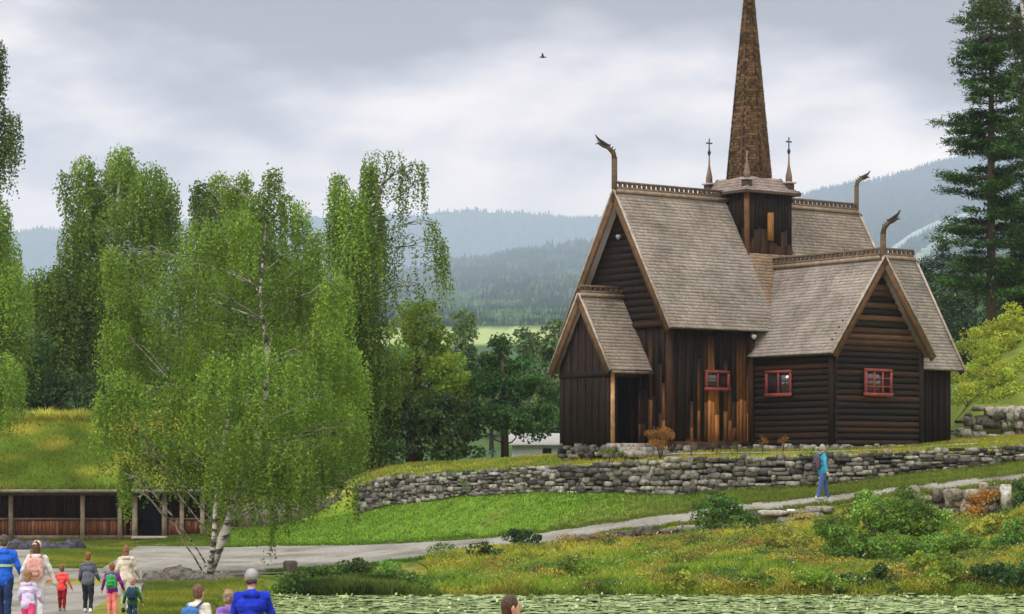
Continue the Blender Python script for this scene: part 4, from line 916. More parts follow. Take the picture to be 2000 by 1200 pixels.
for i, (px, py, r_, c, lb) in enumerate(((1400, 868, 12, (.12, .09, .03), 'olive plant at the foot of the nave wall'), (1490, 862, 10, (.28, .12, .03), 'small orange plant in the corner between nave and transept'), (1530, 860, 12, (.24, .11, .035), 'wide orange plant under the two pane transept window'), (1350, 866, 12, (.14, .07, .025), 'brown plant right of the church steps'), (1440, 872, 9, (.09, .09, .03), 'dull green plant at the right end of the nave wall'))):
    shrub('wall_plant', lb, px, 94.4, [(px, py, r_, 10, 0)], base=c, sub=.12, leaf=.045, dens=1600, cat='plant', group='plants along the church foot', ground=False)
shrub('bush', 'small leafy bush under the left end of the church by the foundation', 1190, 95, [(1190, 884, 14, 6), (1212, 888, 12, 5)], base=(.14, .22, .03), sub=.14, leaf=.06, dens=1500, ground=False)
for px, py, rx, ry, k_, lb in ((575, 1146, 30, 16, .8, 'leftmost low dark bush in the growth on the near pond bank'), (632, 1136, 34, 22, 1.0, 'dark rounded bush left of the middle of the pond bank growth'), (695, 1130, 38, 24, .8, 'darkest bush in the middle of the pond bank growth'), (757, 1134, 34, 22, 1.3, 'leafy green bush right of the middle of the pond bank growth'), (815, 1148, 30, 15, 1.1, 'rightmost low bush in the growth on the near pond bank')):
    shrub('bush', lb, px, 71, [(px - rx * .6, py + 4, rx * .8, ry), (px, py - 6, rx * .9, ry * 1.3), (px + rx * .7, py + 3, rx * .8, ry)], base=np.array((.09, .17, .03)) * k_, vary=.5, group='bushes along the near pond bank')
for i, (px, py, Y, rx, ry, c, lb) in enumerate(((1590, 1142, 71, 34, 22, (.20, .31, .04), 'bright leafy waterside bush left of the dark pond edge bush'), (1470, 1140, 71, 30, 18, (.15, .25, .035), 'low green waterside bush below the bush left of the walker'),
        (1330, 1146, 71, 26, 16, (.24, .27, .045), 'yellowish waterside bush under the rising path'), (1885, 1075, 75, 34, 26, (.19, .28, .04), 'light green bush to the right of the largest bush'), (1935, 1040, 77, 30, 22, (.30, .30, .05), 'yellow green bush below the autumn bush at the revetment'),
        (1545, 1068, 75, 32, 20, (.22, .25, .04), 'olive green bush left of the largest bush'), (1120, 1120, 73, 28, 16, (.15, .24, .03), 'low green bush in the middle of the left meadow'), (1990, 1060, 75, 32, 26, (.10, .20, .035), 'dark leafy bush at the right edge above the corner bush'))):
    shrub('bush', lb, px, Y, [(px - rx * .8, py + 4, rx * .85, ry), (px, py - 7, rx, ry * 1.25), (px + rx * .8, py + 3, rx * .85, ry)], base=np.array(c) * (1.1, 1.1, 1), vary=.5)
# shrubs on the slope at right
sl_ = [(1885, 735, 112), (1920, 700, 113), (1960, 670, 114), (2000, 655, 115), (1890, 770, 108), (1930, 745, 109), (1970, 725, 110), (2010, 710, 111), (1905, 665, 116), (1940, 645, 117), (1985, 620, 118), (1950, 775, 107.5), (1990, 765, 108)]
sn = ['lowest left', 'left middle', 'centre', 'right centre', 'bottom left just above the wall', 'bottom centre', 'middle right', 'far right', 'upper left on the crest', 'upper middle on the crest', 'topmost', 'small one above the wall centre', 'right end above the wall']
for (px, py, Y), nm in zip(sl_, sn):
    shrub('slope_shrub', 'yellow green shrub on the right slope, ' + nm, px, Y, [(px, py, 30, 22, 0), (px + 18, py + 8, 24, 18, .5), (px - 16, py + 10, 24, 18, -.4)], leaf=.11, dens=560, ground=False, base=np.array((.34, .40, .04)) * rng.uniform(.8, 1.2), group='shrubs covering the slope right of the church', sub=.35)

# reeds and dark waterside growth : stuff
def scatter(px0, px1, Y0, Y1, n, fn=None):
    px = rng.uniform(px0, px1, n); Y = rng.uniform(Y0, Y1, n)
    if fn is not None: k = fn(px, Y); px, Y = px[k], Y[k]
    return px, Y, (px - 1000) / 5000 * Y, gz(px, Y)
b = MB(); n = 60000; px, Y, X, Zg = scatter(585, 900, 68.2, 75, n)
hm = np.interp(px, [515, 560, 620, 700, 780, 850, 900], [.2, .35, .5, .55, .5, .25, .1]) * np.clip((75.5 - Y) / 4, .1, 1)
dk = fbm(X * .9, Y * .9, 4); blades(b, X, Y, Zg - .05, hm * rng.uniform(.5, 1.1, n), .035, lerp3((.025, .045, .012), (.12, .17, .028), (dk - .42) * 4) * rng.uniform(.6, 1.4, (n, 1)), lean=.3)
tag(b.build('waterside_grass', M_grass), 'tall dark grass growing along the near bank of the pond', 'grass', kind='stuff')
# meadow
b = MB(); n = 230000; px, Y, X, Zg = scatter(840, 2100, 68.1, 84.3, n, lambda px, Y: Y < np.interp(px, [840, 900, 1050, 1340, 1600, 2100], [79, 82.2, 83, 83.9, 83.9, 83.9])); n = len(px)
C = meadow_col(X, Y, n) * rng.uniform(.45, 1.5, (n, 1)) * 1.1
hh = rng.uniform(.12, .42, n) * (.45 + 1.1 * fbm(X * .6, Y * .6, 77)); hh *= np.clip((Y - 67.6) / 1.2, .4, 1) * np.clip((84.2 - Y) / 3, .12, 1)
C = C * lerp3((.3, .3, .25), (1, 1, 1), (Y - 68.0) / .9); blades(b, X, Y, Zg - .03, hh, .035, C, lean=.42)  # blade colour darkened at the bank foot: shading painted in, muddy tone
n2 = 900; q = rng.integers(0, n, n2); addq(b, np.stack([X[q], Y[q], Zg[q] + hh[q] + rng.uniform(0, .12, n2)], -1), np.tile((.62, .60, .48), (n2, 1)) * rng.uniform(.5, 1.1, (n2, 1)), .07)
tag(b.build('meadow_grass', M_grass), 'long meadow grass in green, yellow and rust on the pond bank', 'grass', kind='stuff')
# bushy weeds within the meadow
b = MB()
for q in range(620):
    px = rng.uniform(860, 2080) if q % 2 else rng.uniform(1350, 2080); Y = rng.uniform(68.6, 82.5); X = sx(px, Y); z = gz(px, Y)[0]; r = rng.uniform(.12, .5) ** 1.15 + .05; m = int(1500 * r * r) + 60
    p = np.array([X, Y, z + r * .35]) + shell(m, .5, .3) * np.array([r * 1.3, r, r * .75]); cb = [(.07, .15, .03), (.24, .31, .045), (.42, .34, .05), (.34, .22, .05), (.16, .27, .04)][rng.integers(0, 5)]
    addq(b, p, np.array(cb)[None] * rng.uniform(.6, 1.4, (m, 1)), .065)
tag(b.build('meadow_weeds', M_leaf), 'low leafy weeds scattered through the meadow bank', 'weeds', kind='stuff')
# lawn
b = MB()
def lawnmask(px, Y):
    FYq, _ = feats(px); return (Y > FYq[6] - .3) & (Y < FYq[7] + .3)
n = 170000; px, Y, X, Zg = scatter(430, 2050, 85.5, 111.5, n, lawnmask); n = len(px)
C = lawn_col(X, Y) * rng.uniform(.6, 1.2, (n, 1)); hh = rng.uniform(.03, .09, n) * (1 + .9 * np.clip((X - 2) / 8 + (fbm(X, Y, 6) - .5) * 2, 0, 1))
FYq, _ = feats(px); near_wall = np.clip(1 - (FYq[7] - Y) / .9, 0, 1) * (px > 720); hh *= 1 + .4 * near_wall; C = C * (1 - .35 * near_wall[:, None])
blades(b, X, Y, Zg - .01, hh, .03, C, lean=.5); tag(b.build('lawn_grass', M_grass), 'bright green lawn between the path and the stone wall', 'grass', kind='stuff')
b = MB(); n = 26000; px = rng.uniform(330, 2100, n); FYq, FZq = feats(px); e_ = rng.integers(5, 7, n); sg = np.where(e_ == 5, -1, 1); off = rng.normal(size=n) * .22 + sg * (.12 - .35 * (vn(px * .05, e_ * 7., 3) > .62)); Y = FYq[e_, np.arange(n)] + off; X = sx(px, Y) if False else (px - 1000) / 5000 * Y
k_ = ~((px < 520) & (e_ == 5)); X, Y, px = X[k_], Y[k_], px[k_]; n = len(X); blades(b, X, Y, gz(px, Y) + .01, rng.uniform(.04, .14, n), .03, lawn_col(X, Y) * rng.uniform(.6, 1.2, (n, 1)), lean=.6)
tag(b.build('path_edge_grass', M_grass), 'ragged grass growing over both edges of the gravel path', 'grass', kind='stuff')
# terrace grass above the wall
b = MB()
def tm(px, Y):
    FYq, _ = feats(px); return (Y > FYq[8] - .25) & (Y < FYq[9] + 7) & ~((Y > FYq[8] + .6 * (FYq[9] - FYq[8])) & (Y < FYq[8] + .88 * (FYq[9] - FYq[8])) & (px > 1235) & (px < 1920))
n = 70000; px, Y, X, Zg = scatter(700, 2060, 90, 114, n, tm); n = len(px)
C = lerp3((.17, .22, .03), (.34, .27, .05), (fbm(X * .7, Y * .7, 12) - .4) * 3) * rng.uniform(.7, 1.3, (n, 1)); blades(b, X, Y, Zg - .01, rng.uniform(.04, .16, n), .035, C, lean=.5)
tag(b.build('terrace_grass', M_grass), 'yellow green rough grass on top of the stone wall', 'grass', kind='stuff')
# grass at left : patch before the house, around the boulders, fringe under birch
b = MB()
def lm(px, Y):
    py = 925 + 5000 * 3 / Y; a = (px > 60) & (px < 250 - (py - 1080) * 1.6) & (py > 1068) & (py < 1112) & (px > 30 + (py - 1068) * 1.5)
    c = (Y < 68) & (px > np.interp(Y, [30, 50, 60, 70, 76], [200, 260, 285, 292, 340])) & (px < 525)
    d = (Y > 104.5) & (Y < 110) & (px < 450) & (py < 1068)
    return a | c | d
n = 420000; px, Y, X, Zg = scatter(-100, 530, 42, 110, n, lm); n = len(px)
C = lerp3((.10, .15, .02), (.22, .23, .03), (fbm(X * .8, Y * .5, 15) - .4) * 3) * rng.uniform(.65, 1.3, (n, 1)); hm = rng.uniform(.03, .10, n) * np.where(Y < 76, 2.2, 1) * np.where((px > 440) & (Y < 76), 1.5, 1)
blades(b, X, Y, Zg, hm, .022, C, lean=.5); tag(b.build('verge_grass', M_grass), 'mown verge grass around the visitors and before the turf house', 'grass', kind='stuff')
b = MB()
for q in range(260):
    px = rng.uniform(200, 1230); Y = rng.uniform(78, 106); FYq, FZq = feats(np.array([px])); e = rng.choice([5, 6])
    Y = FYq[e][0] + rng.normal() * .15; z = FZq[e][0]; b.box((sx(px, Y), Y, z + .02), (1, 0, 0), (0, 1, 0), ez, *(rng.uniform(.02, .06, 3)), jit((.3, .28, .25), .3))
tag(b.build('loose_stones', M_stone), 'loose pebbles along the edges of the gravel path', 'pebbles', kind='stuff')
# lily pads
b = MB(); n = 20000; px = rng.uniform(525, 2150, n); Y = 59 + 9.4 * rng.uniform(0, 1, n); X = sx(px, Y)
keep = (fbm(X * .25, Y * .9, 42) + rng.uniform(-.25, .25, n) > .36) & (X > -6.5); X = X[keep]; Y = Y[keep]; n = len(X); r = rng.uniform(.07, .19, n); th = np.linspace(0.3, 2 * np.pi - .3, 8); ph = rng.uniform(0, 6.28, n)
ang = th[None] + ph[:, None]; tl = rng.normal(size=(n, 2)) * .05
dx = np.cos(ang) * r[:, None]; dy = np.sin(ang) * r[:, None]; zz = -.3 + .012 + np.abs(rng.normal(size=n))[:, None] * .02 + dx * tl[:, :1] + dy * tl[:, 1:] + .02
V = np.stack([X[:, None] + dx, Y[:, None] + dy, zz], -1); V = np.concatenate([V, np.stack([X, Y, zz.mean(1)], -1)[:, None]], 1).reshape(-1, 3)
C = lerp3((.16, .23, .06), (.36, .42, .17), rng.uniform(-.2, 1, n)) * rng.uniform(.75, 1.2, (n, 1))
b.add(V, np.arange(n * 9).reshape(n, 9), np.repeat(C, 9, axis=0))
m = 1300; px2 = rng.uniform(525, 2150, m); Y2 = rng.uniform(59.5, 68, m); X2 = sx(px2, Y2); kk = X2 > -6.4; X2, Y2 = X2[kk], Y2[kk]; m = len(X2)
addq(b, np.stack([X2, Y2, -.3 + rng.uniform(.02, .14, m)], -1), lerp3((.16, .26, .06), (.60, .62, .40), rng.uniform(-.8, 1, m)), .09, aspect=.8)
tag(b.build('lily_pads', M_pad), 'carpet of pale green lily pads floating on the pond', 'lily pads', kind='stuff')

b = MB(); fnw, Lw2, onw = wall_line(7, .04)
for q in range(170):
    u = rng.uniform(0, Lw2); x, y, z0, z1 = fnw(u); zc = z0 + (z1 - z0) * rng.choice([rng.uniform(0, .25), rng.uniform(0, 1), rng.uniform(.85, 1.05)]); rr = rng.uniform(.05, .2); m = int(60 + 900 * rr * rr)
    addq(b, np.array([x, y - .12, zc]) + shell(m, .3, .2) * np.array([rr * 1.5, rr * .6, rr]), np.array([(.14, .20, .03), (.09, .15, .03), (.24, .22, .05)][rng.integers(0, 3)])[None] * rng.uniform(.6, 1.4, (m, 1)), .055)
tag(b.build('wall_weeds', M_leaf), 'small weeds and moss tufts growing in the joints of the stone wall', 'weeds', kind='stuff')
# stump, pale post, white marker
b = MB(); s0 = P(567, 1128, 74.5); s0[2] = gz(567, 74.5)[0]
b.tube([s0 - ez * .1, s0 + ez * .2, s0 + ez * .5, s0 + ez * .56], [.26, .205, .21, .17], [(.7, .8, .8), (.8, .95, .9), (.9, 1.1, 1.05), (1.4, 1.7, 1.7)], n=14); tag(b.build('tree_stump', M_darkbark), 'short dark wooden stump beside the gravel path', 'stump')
b = MB(); s0 = P(1964, 985, 82.6); s0[2] = sz(992, 82.6); b.box(s0 + ez * .33, (1, .1, 0), (-.1, 1, 0), ez, .15, .15, .38, (.5, .47, .42)); b.box(s0 + ez * .73, (1, .1, 0), (-.1, 1, 0), ez, .13, .13, .025, (.55, .52, .47)); tag(b.build('stone_post', M_stone), 'upright pale stone post at the right end of the revetment', 'stone post')
b = MB(); s0 = P(1545, 999, 83.7); b.box(s0, (1, 0, 0), (0, 1, 0), ez, .13, .06, .07, (1, 1, 1)); b.box(s0 - ez * .1, (1, 0, 0), (0, 1, 0), ez, .03, .03, .12, (.3, .3, .3)); tag(b.build('marker_sign', M_white), 'small blank white marker at the outer edge of the path', 'marker')
# distant white house + small visitor
wh = thing('white_house', P(1050, 895, 135), 'white low building glimpsed left of the church porch', 'building'); b = MB(); Yh = 135
x0, x1 = sx(1000, Yh), sx(1110, Yh); b.abox(x0, x1, Yh, Yh + 5, sz(905, Yh), sz(866, Yh), (1, 1, 1)); b.build('wall', M_white, wh)
b = MB(); b.addm([(x0 - .3, Yh - .4, sz(867, Yh)), (x1 + .3, Yh - .4, sz(867, Yh)), (x1 + .3, Yh + 2.5, sz(845, Yh)), (x0 - .3, Yh + 2.5, sz(845, Yh)), (x0 - .3, Yh - .4, sz(870, Yh)), (x1 + .3, Yh - .4, sz(870, Yh))], [(0, 1, 2, 3), (4, 5, 1, 0)], (.42, .41, .39)); b.build('roof', M_white, wh)
b = MB(); b.abox(sx(1060, Yh), sx(1077, Yh), Yh - .05, Yh, sz(886, Yh), sz(876, Yh), (.03, .03, .03)); b.build('window', M_tar, wh)

# ---------------------------------------------------------------- PEOPLE
def capsule(b, p, q, r0, r1, sx_=1., n=12, k=4):
    p = np.array(p, float); q = np.array(q, float); d = q - p; l = np.linalg.norm(d); d = d / (l + 1e-9)
    ref = np.array([1., 0, 0]) if abs(d[0]) < .8 else np.array([0, 1., 0]); A = ref - d * ref.dot(d); A /= np.linalg.norm(A); B = np.cross(d, A)
    rings = []
    for a in np.linspace(-math.pi / 2 + .15, 0, k): rings.append((p + d * math.sin(a) * r0, math.cos(a) * r0))
    for a in np.linspace(0, math.pi / 2 - .15, k): rings.append((q + d * math.sin(a) * r1, math.cos(a) * r1))
    th = np.linspace(0, 2 * np.pi, n, endpoint=False); V = np.concatenate([c + r * (np.cos(th)[:, None] * A * sx_ + np.sin(th)[:, None] * B) for c, r in rings]); m = len(rings)
    ii, jj = np.meshgrid(np.arange(m - 1), np.arange(n), indexing='ij'); bs = b.n
    b.add(V, np.stack([ii * n + jj, ii * n + (jj + 1) % n, (ii + 1) * n + (jj + 1) % n, (ii + 1) * n + jj], -1).reshape(-1, 4)); b.F.setdefault(n, []).append(np.array([list(range(bs + n - 1, bs - 1, -1)), list(range(bs + (m - 1) * n, bs + m * n))]))
def ell(b, c, r, n=14, m=9):
    V = []; c = np.array(c, float)
    for ph in np.linspace(-math.pi / 2 + .12, math.pi / 2 - .12, m):
        for t in np.linspace(0, 2 * np.pi, n, endpoint=False): V.append(c + np.array([math.cos(ph) * math.cos(t) * r[0], math.cos(ph) * math.sin(t) * r[1], math.sin(ph) * r[2]]))
    ii, jj = np.meshgrid(np.arange(m - 1), np.arange(n), indexing='ij'); bs = b.n
    b.add(V, np.stack([ii * n + jj, ii * n + (jj + 1) % n, (ii + 1) * n + (jj + 1) % n, (ii + 1) * n + jj], -1).reshape(-1, 4)); b.F.setdefault(n, []).append(np.array([list(range(bs + n - 1, bs - 1, -1)), list(range(bs + (m - 1) * n, bs + m * n))]))
def melt(b, name, mt, parent, vox, it=4, mtx=None, color=None, fold=None):
    fold = fold or {'jacket': (.020, 8), 'trousers': (.016, 9), 'skirt': (.02, 7), 'hair': (.012, 30), 'bag': (.012, 10)}.get(name)
    V = np.concatenate(b.V); me = bpy.data.meshes.new('tmp'); fs = [tuple(f) for a in b.F.values() for arr in a for f in arr]
    me.from_pydata(V.tolist(), [], fs); o = bpy.data.objects.new('tmp', me); COL.objects.link(o)
    r = o.modifiers.new('r', 'REMESH'); r.mode = 'VOXEL'; r.voxel_size = vox; r.use_smooth_shade = True
    if it: s = o.modifiers.new('s', 'SMOOTH'); s.factor = .5; s.iterations = it
    dg = bpy.context.evaluated_depsgraph_get(); nm = bpy.data.meshes.new_from_object(o.evaluated_get(dg)); bpy.data.objects.remove(o); nm.name = name
    n = len(nm.vertices); v = np.zeros(n * 3); nm.vertices.foreach_get('co', v); v = v.reshape(-1, 3)
    if mtx is not None: v = v @ mtx.T
    if fold:
        nn = np.zeros(n * 3); nm.vertices.foreach_get('normal', nn); nn = nn.reshape(-1, 3); q = v * fold[1]; sd0 = len(bpy.data.objects)
        v = v + nn * ((fbm(q[:, 0] + q[:, 1] * .7 + sd0, q[:, 2] * 1.3 + q[:, 1] * .5, sd0, 3) - .5) * 2 * fold[0])[:, None]
    nm.vertices.foreach_set('co', v.ravel())
    at = nm.color_attributes.new('tint', 'FLOAT_COLOR', 'POINT'); c = np.tile((*(color if color is not None else (1, 1, 1)), 1.), (n, 1)); at.data.foreach_set('color', c.astype(np.float32).ravel())
    nm.materials.clear(); nm.materials.append(mt); nm.update(); oo = bpy.data.objects.new(name, nm); link(oo, parent); OFF[oo.name] = OFF[parent.name]; return oo
def person(px, Y, top_py, label, top=(.1, .2, .8), legs=(.05, .06, .1), hair=(.1, .06, .03), head=0, z0=None, group='visitors walking at the left', stride=.16, arms=((.1, .15), (-.05, .15)), hat=None, longhair=False, child=False, shoes=(.03, .03, .03), bulk=1., skirt=False, lean=0., backpack=None, vox=None, stripe=None):
    g = gz(px, Y)[0] + .015 if z0 is None else z0; H = sz(top_py, Y) - g; s = H / 1.75; hs = 1.25 if child and H < 1.15 else (1.13 if child else 1.)
    loc = (sx(px, Y), Y, g); root = thing('person', loc, label, 'person', group); c_, s_ = math.cos(head), math.sin(head); M = np.array([[c_, -s_, 0], [s_, c_, 0], [0, 0, 1]]) * s
    # local frame: facing +Y (away from camera), z up, for a 1.75 m figure
    hy = 1.75 - .225 * hs; ny = hy - .02; sh = ny - .10; hip = .92; ly = lean
    def Lp(x, y, z): return (x, y + ly * max(0, z - .9), z)
    HC = Lp(0, .02, hy + .105 * hs)
    sw = .155 * bulk if not child else .15 * bulk
    feet = [(-.09, stride, .0), (.09, -stride, .0)]; vox = vox or .011
    hands = []
    def arm(b, i, ex):
        sd_ = -1 if i == 0 else 1; fw, out = arms[i]; S = Lp(sd_ * sw, 0, sh); E = Lp(sd_ * (sw + .04 + out * .5), fw * .4 - .02, sh - .27); Wp = Lp(sd_ * (sw + .04 + out), fw * 1.3 + .05, sh - .50 + abs(fw) * .35)
        if abs(out) > .35: E = Lp(sd_ * (sw + .22), 0, sh - .15); Wp = Lp(sd_ * (sw + .42), .03, sh - .24)
        capsule(b, S, E, .048 + ex, .04 + ex); capsule(b, E, Wp, .040 + ex, .029 + ex); return np.array(E), np.array(Wp)
    def leg(b, i, ex, ank=.08):
        f = feet[i]; Hh = (f[0] * .9, 0, hip - .02); K = (f[0], f[1] * .55 + .03, .50); A_ = (f[0], f[1], ank); capsule(b, Hh, K, .082 + ex, .056 + ex); capsule(b, K, A_, .052 + ex, .036 + ex); return A_
    def torso(b, ex, full=True):
        capsule(b, Lp(-.06, 0, hip), Lp(.06, 0, hip), .105 + ex, .105 + ex); capsule(b, Lp(0, 0, hip), Lp(0, .0, sh - .25), .12 + ex, .115 + ex, 1.15); capsule(b, Lp(-.06 * bulk, 0, sh - .12), Lp(.06 * bulk, 0, sh - .12), .115 + ex, .115 + ex); capsule(b, Lp(-sw + .02, 0, sh - .01), Lp(sw - .02, 0, sh - .01), .05 + ex, .05 + ex)
    b = MB(); torso(b, 0)
    for i in (0, 1):
        E, Wp = arm(b, i, 0); d = Wp - E; d /= np.linalg.norm(d); up = np.array([0, 1., 0]); up = up - d * up.dot(d); up /= np.linalg.norm(up); sd = np.cross(d, up)
        pm = Wp + d * .05; capsule(b, Wp + d * .02 - up * .018, pm + d * .03 - up * .018, .018, .020); capsule(b, Wp + d * .02 + up * .018, pm + d * .03 + up * .018, .018, .020)
        for k in range(4):
            o = (k - 1.5) * .019; lf = [.062, .078, .082, .068][k]; r0 = pm + up * o + d * .035; m1_ = r0 + d * lf * .5; e1 = m1_ + d * lf * .4 + sd * (.02 if i == 0 else -.02); capsule(b, r0, m1_, .009, .0085, n=8, k=3); capsule(b, m1_, e1, .0085, .0075, n=8, k=3)
        capsule(b, Wp + d * .035 + up * .03, Wp + d * .08 + up * .052, .0105, .009, n=8, k=3)
        A_ = leg(b, i, 0); capsule(b, (A_[0], A_[1] - .02, .04), (A_[0], A_[1] + .15, .03), .038, .03)
    capsule(b, Lp(0, -.01, sh), Lp(0, .015, hy + .03), .055, .05)
    h = hs; hx, hyy, hz = HC; ell(b, HC, (.074 * h, .092 * h, .115 * h)); ell(b, (hx, hyy + .035 * h, hz - .055 * h), (.052 * h, .055 * h, .055 * h)); capsule(b, (hx, hyy + .085 * h, hz + .01 * h), (hx, hyy + .105 * h, hz - .02 * h), .010 * h, .015 * h, n=8)
    for q in (-1, 1): ell(b, (hx + q * .078 * h, hyy - .005, hz - .005), (.010 * h, .02 * h, .03 * h), 8, 6)
    melt(b, 'body', M_skin, root, min(vox, .009), 3, M)
    for q in (-1, 1):
        b = MB(); ell(b, (hx + q * .03 * h, hyy + .083 * h, hz + .012 * h), (.011 * h, .006 * h, .007 * h), 8, 6); V = np.concatenate(b.V) @ M.T + OFF[root.name]; b.V = [V]; b.C = [np.tile((.03, .02, .02), (len(V), 1))]; b.build('eye', M_hair, root)
    b = MB(); ell(b, (hx, hyy + .088 * h, hz - .055 * h), (.022 * h, .007 * h, .006 * h), 8, 6); V = np.concatenate(b.V) @ M.T + OFF[root.name]; b.V = [V]; b.C = [np.tile((.35, .12, .10), (len(V), 1))]; b.build('mouth', M_cloth, root)
    # clothing
    b = MB(); torso(b, .022)
    for i in (0, 1): arm(b, i, .018)
    capsule(b, Lp(0, -.01, sh), Lp(0, 0, sh + .05), .068, .066); capsule(b, Lp(-.06, -.07, sh + .02), Lp(.06, -.07, sh + .02), .055, .055); capsule(b, Lp(-.07, 0, hip - .05), Lp(.07, 0, hip - .05), .115, .115)
    tp = melt(b, 'jacket', M_cloth, root, vox, 3, M, top)
    if stripe: 
        b = MB(); b.tube([Lp(0, 0, hip + .22), Lp(0, 0, hip + .27)], [.175, .178], n=20, cap=False); V = np.concatenate(b.V) * (1.08, .86, 1) @ M.T + OFF[root.name]; b.V = [V]; b.C = [np.tile(stripe, (len(V), 1))]; b.build('stripe', M_cloth, tp)
    b = MB(); capsule(b, (-.06, 0, hip), (.06, 0, hip), .115, .115)
    if skirt: capsule(b, (0, 0, .9), (0, 0, .6), .13, .17, 1.2)
    for i in (0, 1): leg(b, i, .022 if not skirt else .012, .1)
    melt(b, 'skirt' if skirt else 'trousers', M_cloth, root, vox, 3, M, legs)
    for i in (0, 1):
        f = feet[i]; b = MB(); capsule(b, (f[0], f[1] - .04, .055), (f[0], f[1] + .16, .045), .055, .044); capsule(b, (f[0], f[1] - .03, .05), (f[0], f[1] - .03, .1), .05, .045); melt(b, 'shoe', M_cloth, root, vox, 1, M, shoes)
    b = MB()
    if hat is None or longhair:
        ell(b, (hx, hyy - .018 * h, hz + .022 * h), (.086 * h, .094 * h, .108 * h)); ell(b, (hx, hyy - .035 * h, hz - .03 * h), (.075 * h, .07 * h, .08 * h))
        if longhair: capsule(b, (hx, hyy - .05, hz), (hx, hyy - .065, hz - .20), .07 * h, .05 * h, 1.2)
        melt(b, 'hair', M_hair, root, vox, 2, M, np.array(hair) * .62)
    if hat is not None:
        b = MB(); ell(b, (hx, hyy - .005, hz + .035 * h), (.092 * h, .105 * h, .098 * h)); capsule(b, (hx - .03, hyy + .1 * h, hz + .045 * h), (hx + .03, hyy + .13 * h, hz + .035 * h), .018, .018)
        if longhair is False: pass
        melt(b, 'cap', M_cloth, root, vox, 2, M, hat)
        if not longhair:
            b = MB(); ell(b, (hx, hyy - .03 * h, hz - .025 * h), (.078 * h, .07 * h, .06 * h)); melt(b, 'hair', M_hair, root, vox, 2, M, np.array(hair) * .62)
    if backpack:
        colr, lb = backpack; bl = thing('backpack', np.array(loc) + M @ np.array(Lp(0, -.2, sh - .35)), lb, 'backpack', None)
        b = MB(); w_ = .115; 
        for xx in (-w_, w_): capsule(b, Lp(xx * .8, -.20, hip + .12), Lp(xx * .8, -.19, sh - .06), .075, .065)
        capsule(b, Lp(0, -.21, hip + .12), Lp(0, -.2, sh - .04), .085, .075); V = np.concatenate(b.V); b.V = [V]
        OFF[bl.name] = OFF[root.name]; bl.location = loc
        melt(b, 'bag', M_cloth, bl, vox, 5, M, colr)
        b = MB(); capsule(b, Lp(-.05, -.30, hip + .16), Lp(.05, -.30, hip + .16), .05, .05); capsule(b, Lp(-.05, -.295, hip + .24), Lp(.05, -.295, hip + .24), .05, .05); melt(b, 'pocket', M_cloth, bl, vox, 3, M, np.array(colr) * .75)
        for q in (-1, 1):
            b = MB(); pts = [Lp(q * .10, -.15, sh + .0), Lp(q * .11, -.04, sh + .075), Lp(q * .105, .10, sh + .01), Lp(q * .11, .15, sh - .15), Lp(q * .14, .05, sh - .33), Lp(q * .12, -.12, hip + .15)]
            b.tube(pts, [.02] * 6, n=6); V = np.concatenate(b.V) @ M.T + OFF[root.name]; b.V = [V]; b.C = [np.tile(np.array(colr) * .6, (len(V), 1))]; b.build('strap', M_cloth, bl)
    return root
person(8, 50, 1045, 'man in a bright blue jacket and navy trousers at the left edge', top=(.02, .12, .62), legs=(.015, .03, .09), hair=(.12, .09, .07), arms=((.15, .1), (.1, .12)), stripe=(.35, .6, .3), bulk=1.1)
person(72, 49.6, 1056, 'woman in a white jacket and pale trousers wearing a sun hat', top=(.62, .60, .56), legs=(.50, .50, .50), hair=(.15, .06, .03), hat=(.62, .5, .42), arms=((.1, .16), (.0, .16)), backpack=((.62, .33, .28), 'pink beige backpack on the woman in white'), longhair=True)
person(55, 45.5, 1113, 'girl with light hair in a lavender white top and bright pink trousers', top=(.60, .52, .72), legs=(.72, .07, .22), hair=(.42, .22, .10), child=True, longhair=True, arms=((.25, .05), (.2, .1)))
person(121, 55.5, 1102, 'small child in a coral red jacket and dark red trousers', top=(.78, .075, .07), legs=(.22, .008, .012), hair=(.30, .15, .05), child=True, arms=((.0, .42), (.05, .14)), stride=.1, shoes=(.2, .18, .22))
person(172, 55, 1078, 'boy in a dark grey vest and black trousers standing apart', top=(.11, .115, .15), legs=(.02, .022, .028), hair=(.36, .15, .04), child=True, arms=((.18, .08), (.18, .08)), stride=.08, shoes=(.6, .6, .58))
person(219, 53, 1099, 'girl in a purple top and salmon trousers with a green backpack', top=(.20, .02, .26), legs=(.80, .22, .20), hair=(.35, .15, .07), child=True, backpack=((.05, .34, .10), 'green backpack on the girl in purple'), stride=.06, arms=((.1, .12), (.1, .12)), bulk=1.15)
person(246, 54.5, 1066, 'woman in a cream jacket bending towards the girl in purple', top=(.60, .52, .42), legs=(.50, .50, .46), hair=(.34, .14, .08), arms=((.2, .08), (.15, .1)), lean=.05, longhair=True)
person(259, 50, 1128, 'small child in a dark green jacket and navy trousers at the right of the group', top=(.035, .12, .045), legs=(.015, .05, .10), hair=(.62, .36, .25), child=True, backpack=((.02, .045, .09), 'navy backpack on the small child in green'), stride=.08)
person(387, 34, 1142, 'person with brown hair in a white shirt with a blue strapped backpack', top=(.66, .61, .52), legs=(.1, .1, .14), hair=(.22, .11, .06), group='visitors in the near foreground', head=R(-35), arms=((.1, .1), (.1, .1)), backpack=((.06, .17, .45), 'blue and mint backpack on the person in white'), z0=0, vox=.009)
person(491, 33, 1112, 'man in a royal blue jacket and grey cap with his back turned', top=(.012, .035, .50), legs=(.05, .06, .1), hair=(.12, .07, .05), hat=(.30, .29, .29), group='visitors in the near foreground', bulk=1.08, arms=((.35, .06), (.30, .08)), z0=0, vox=.009)
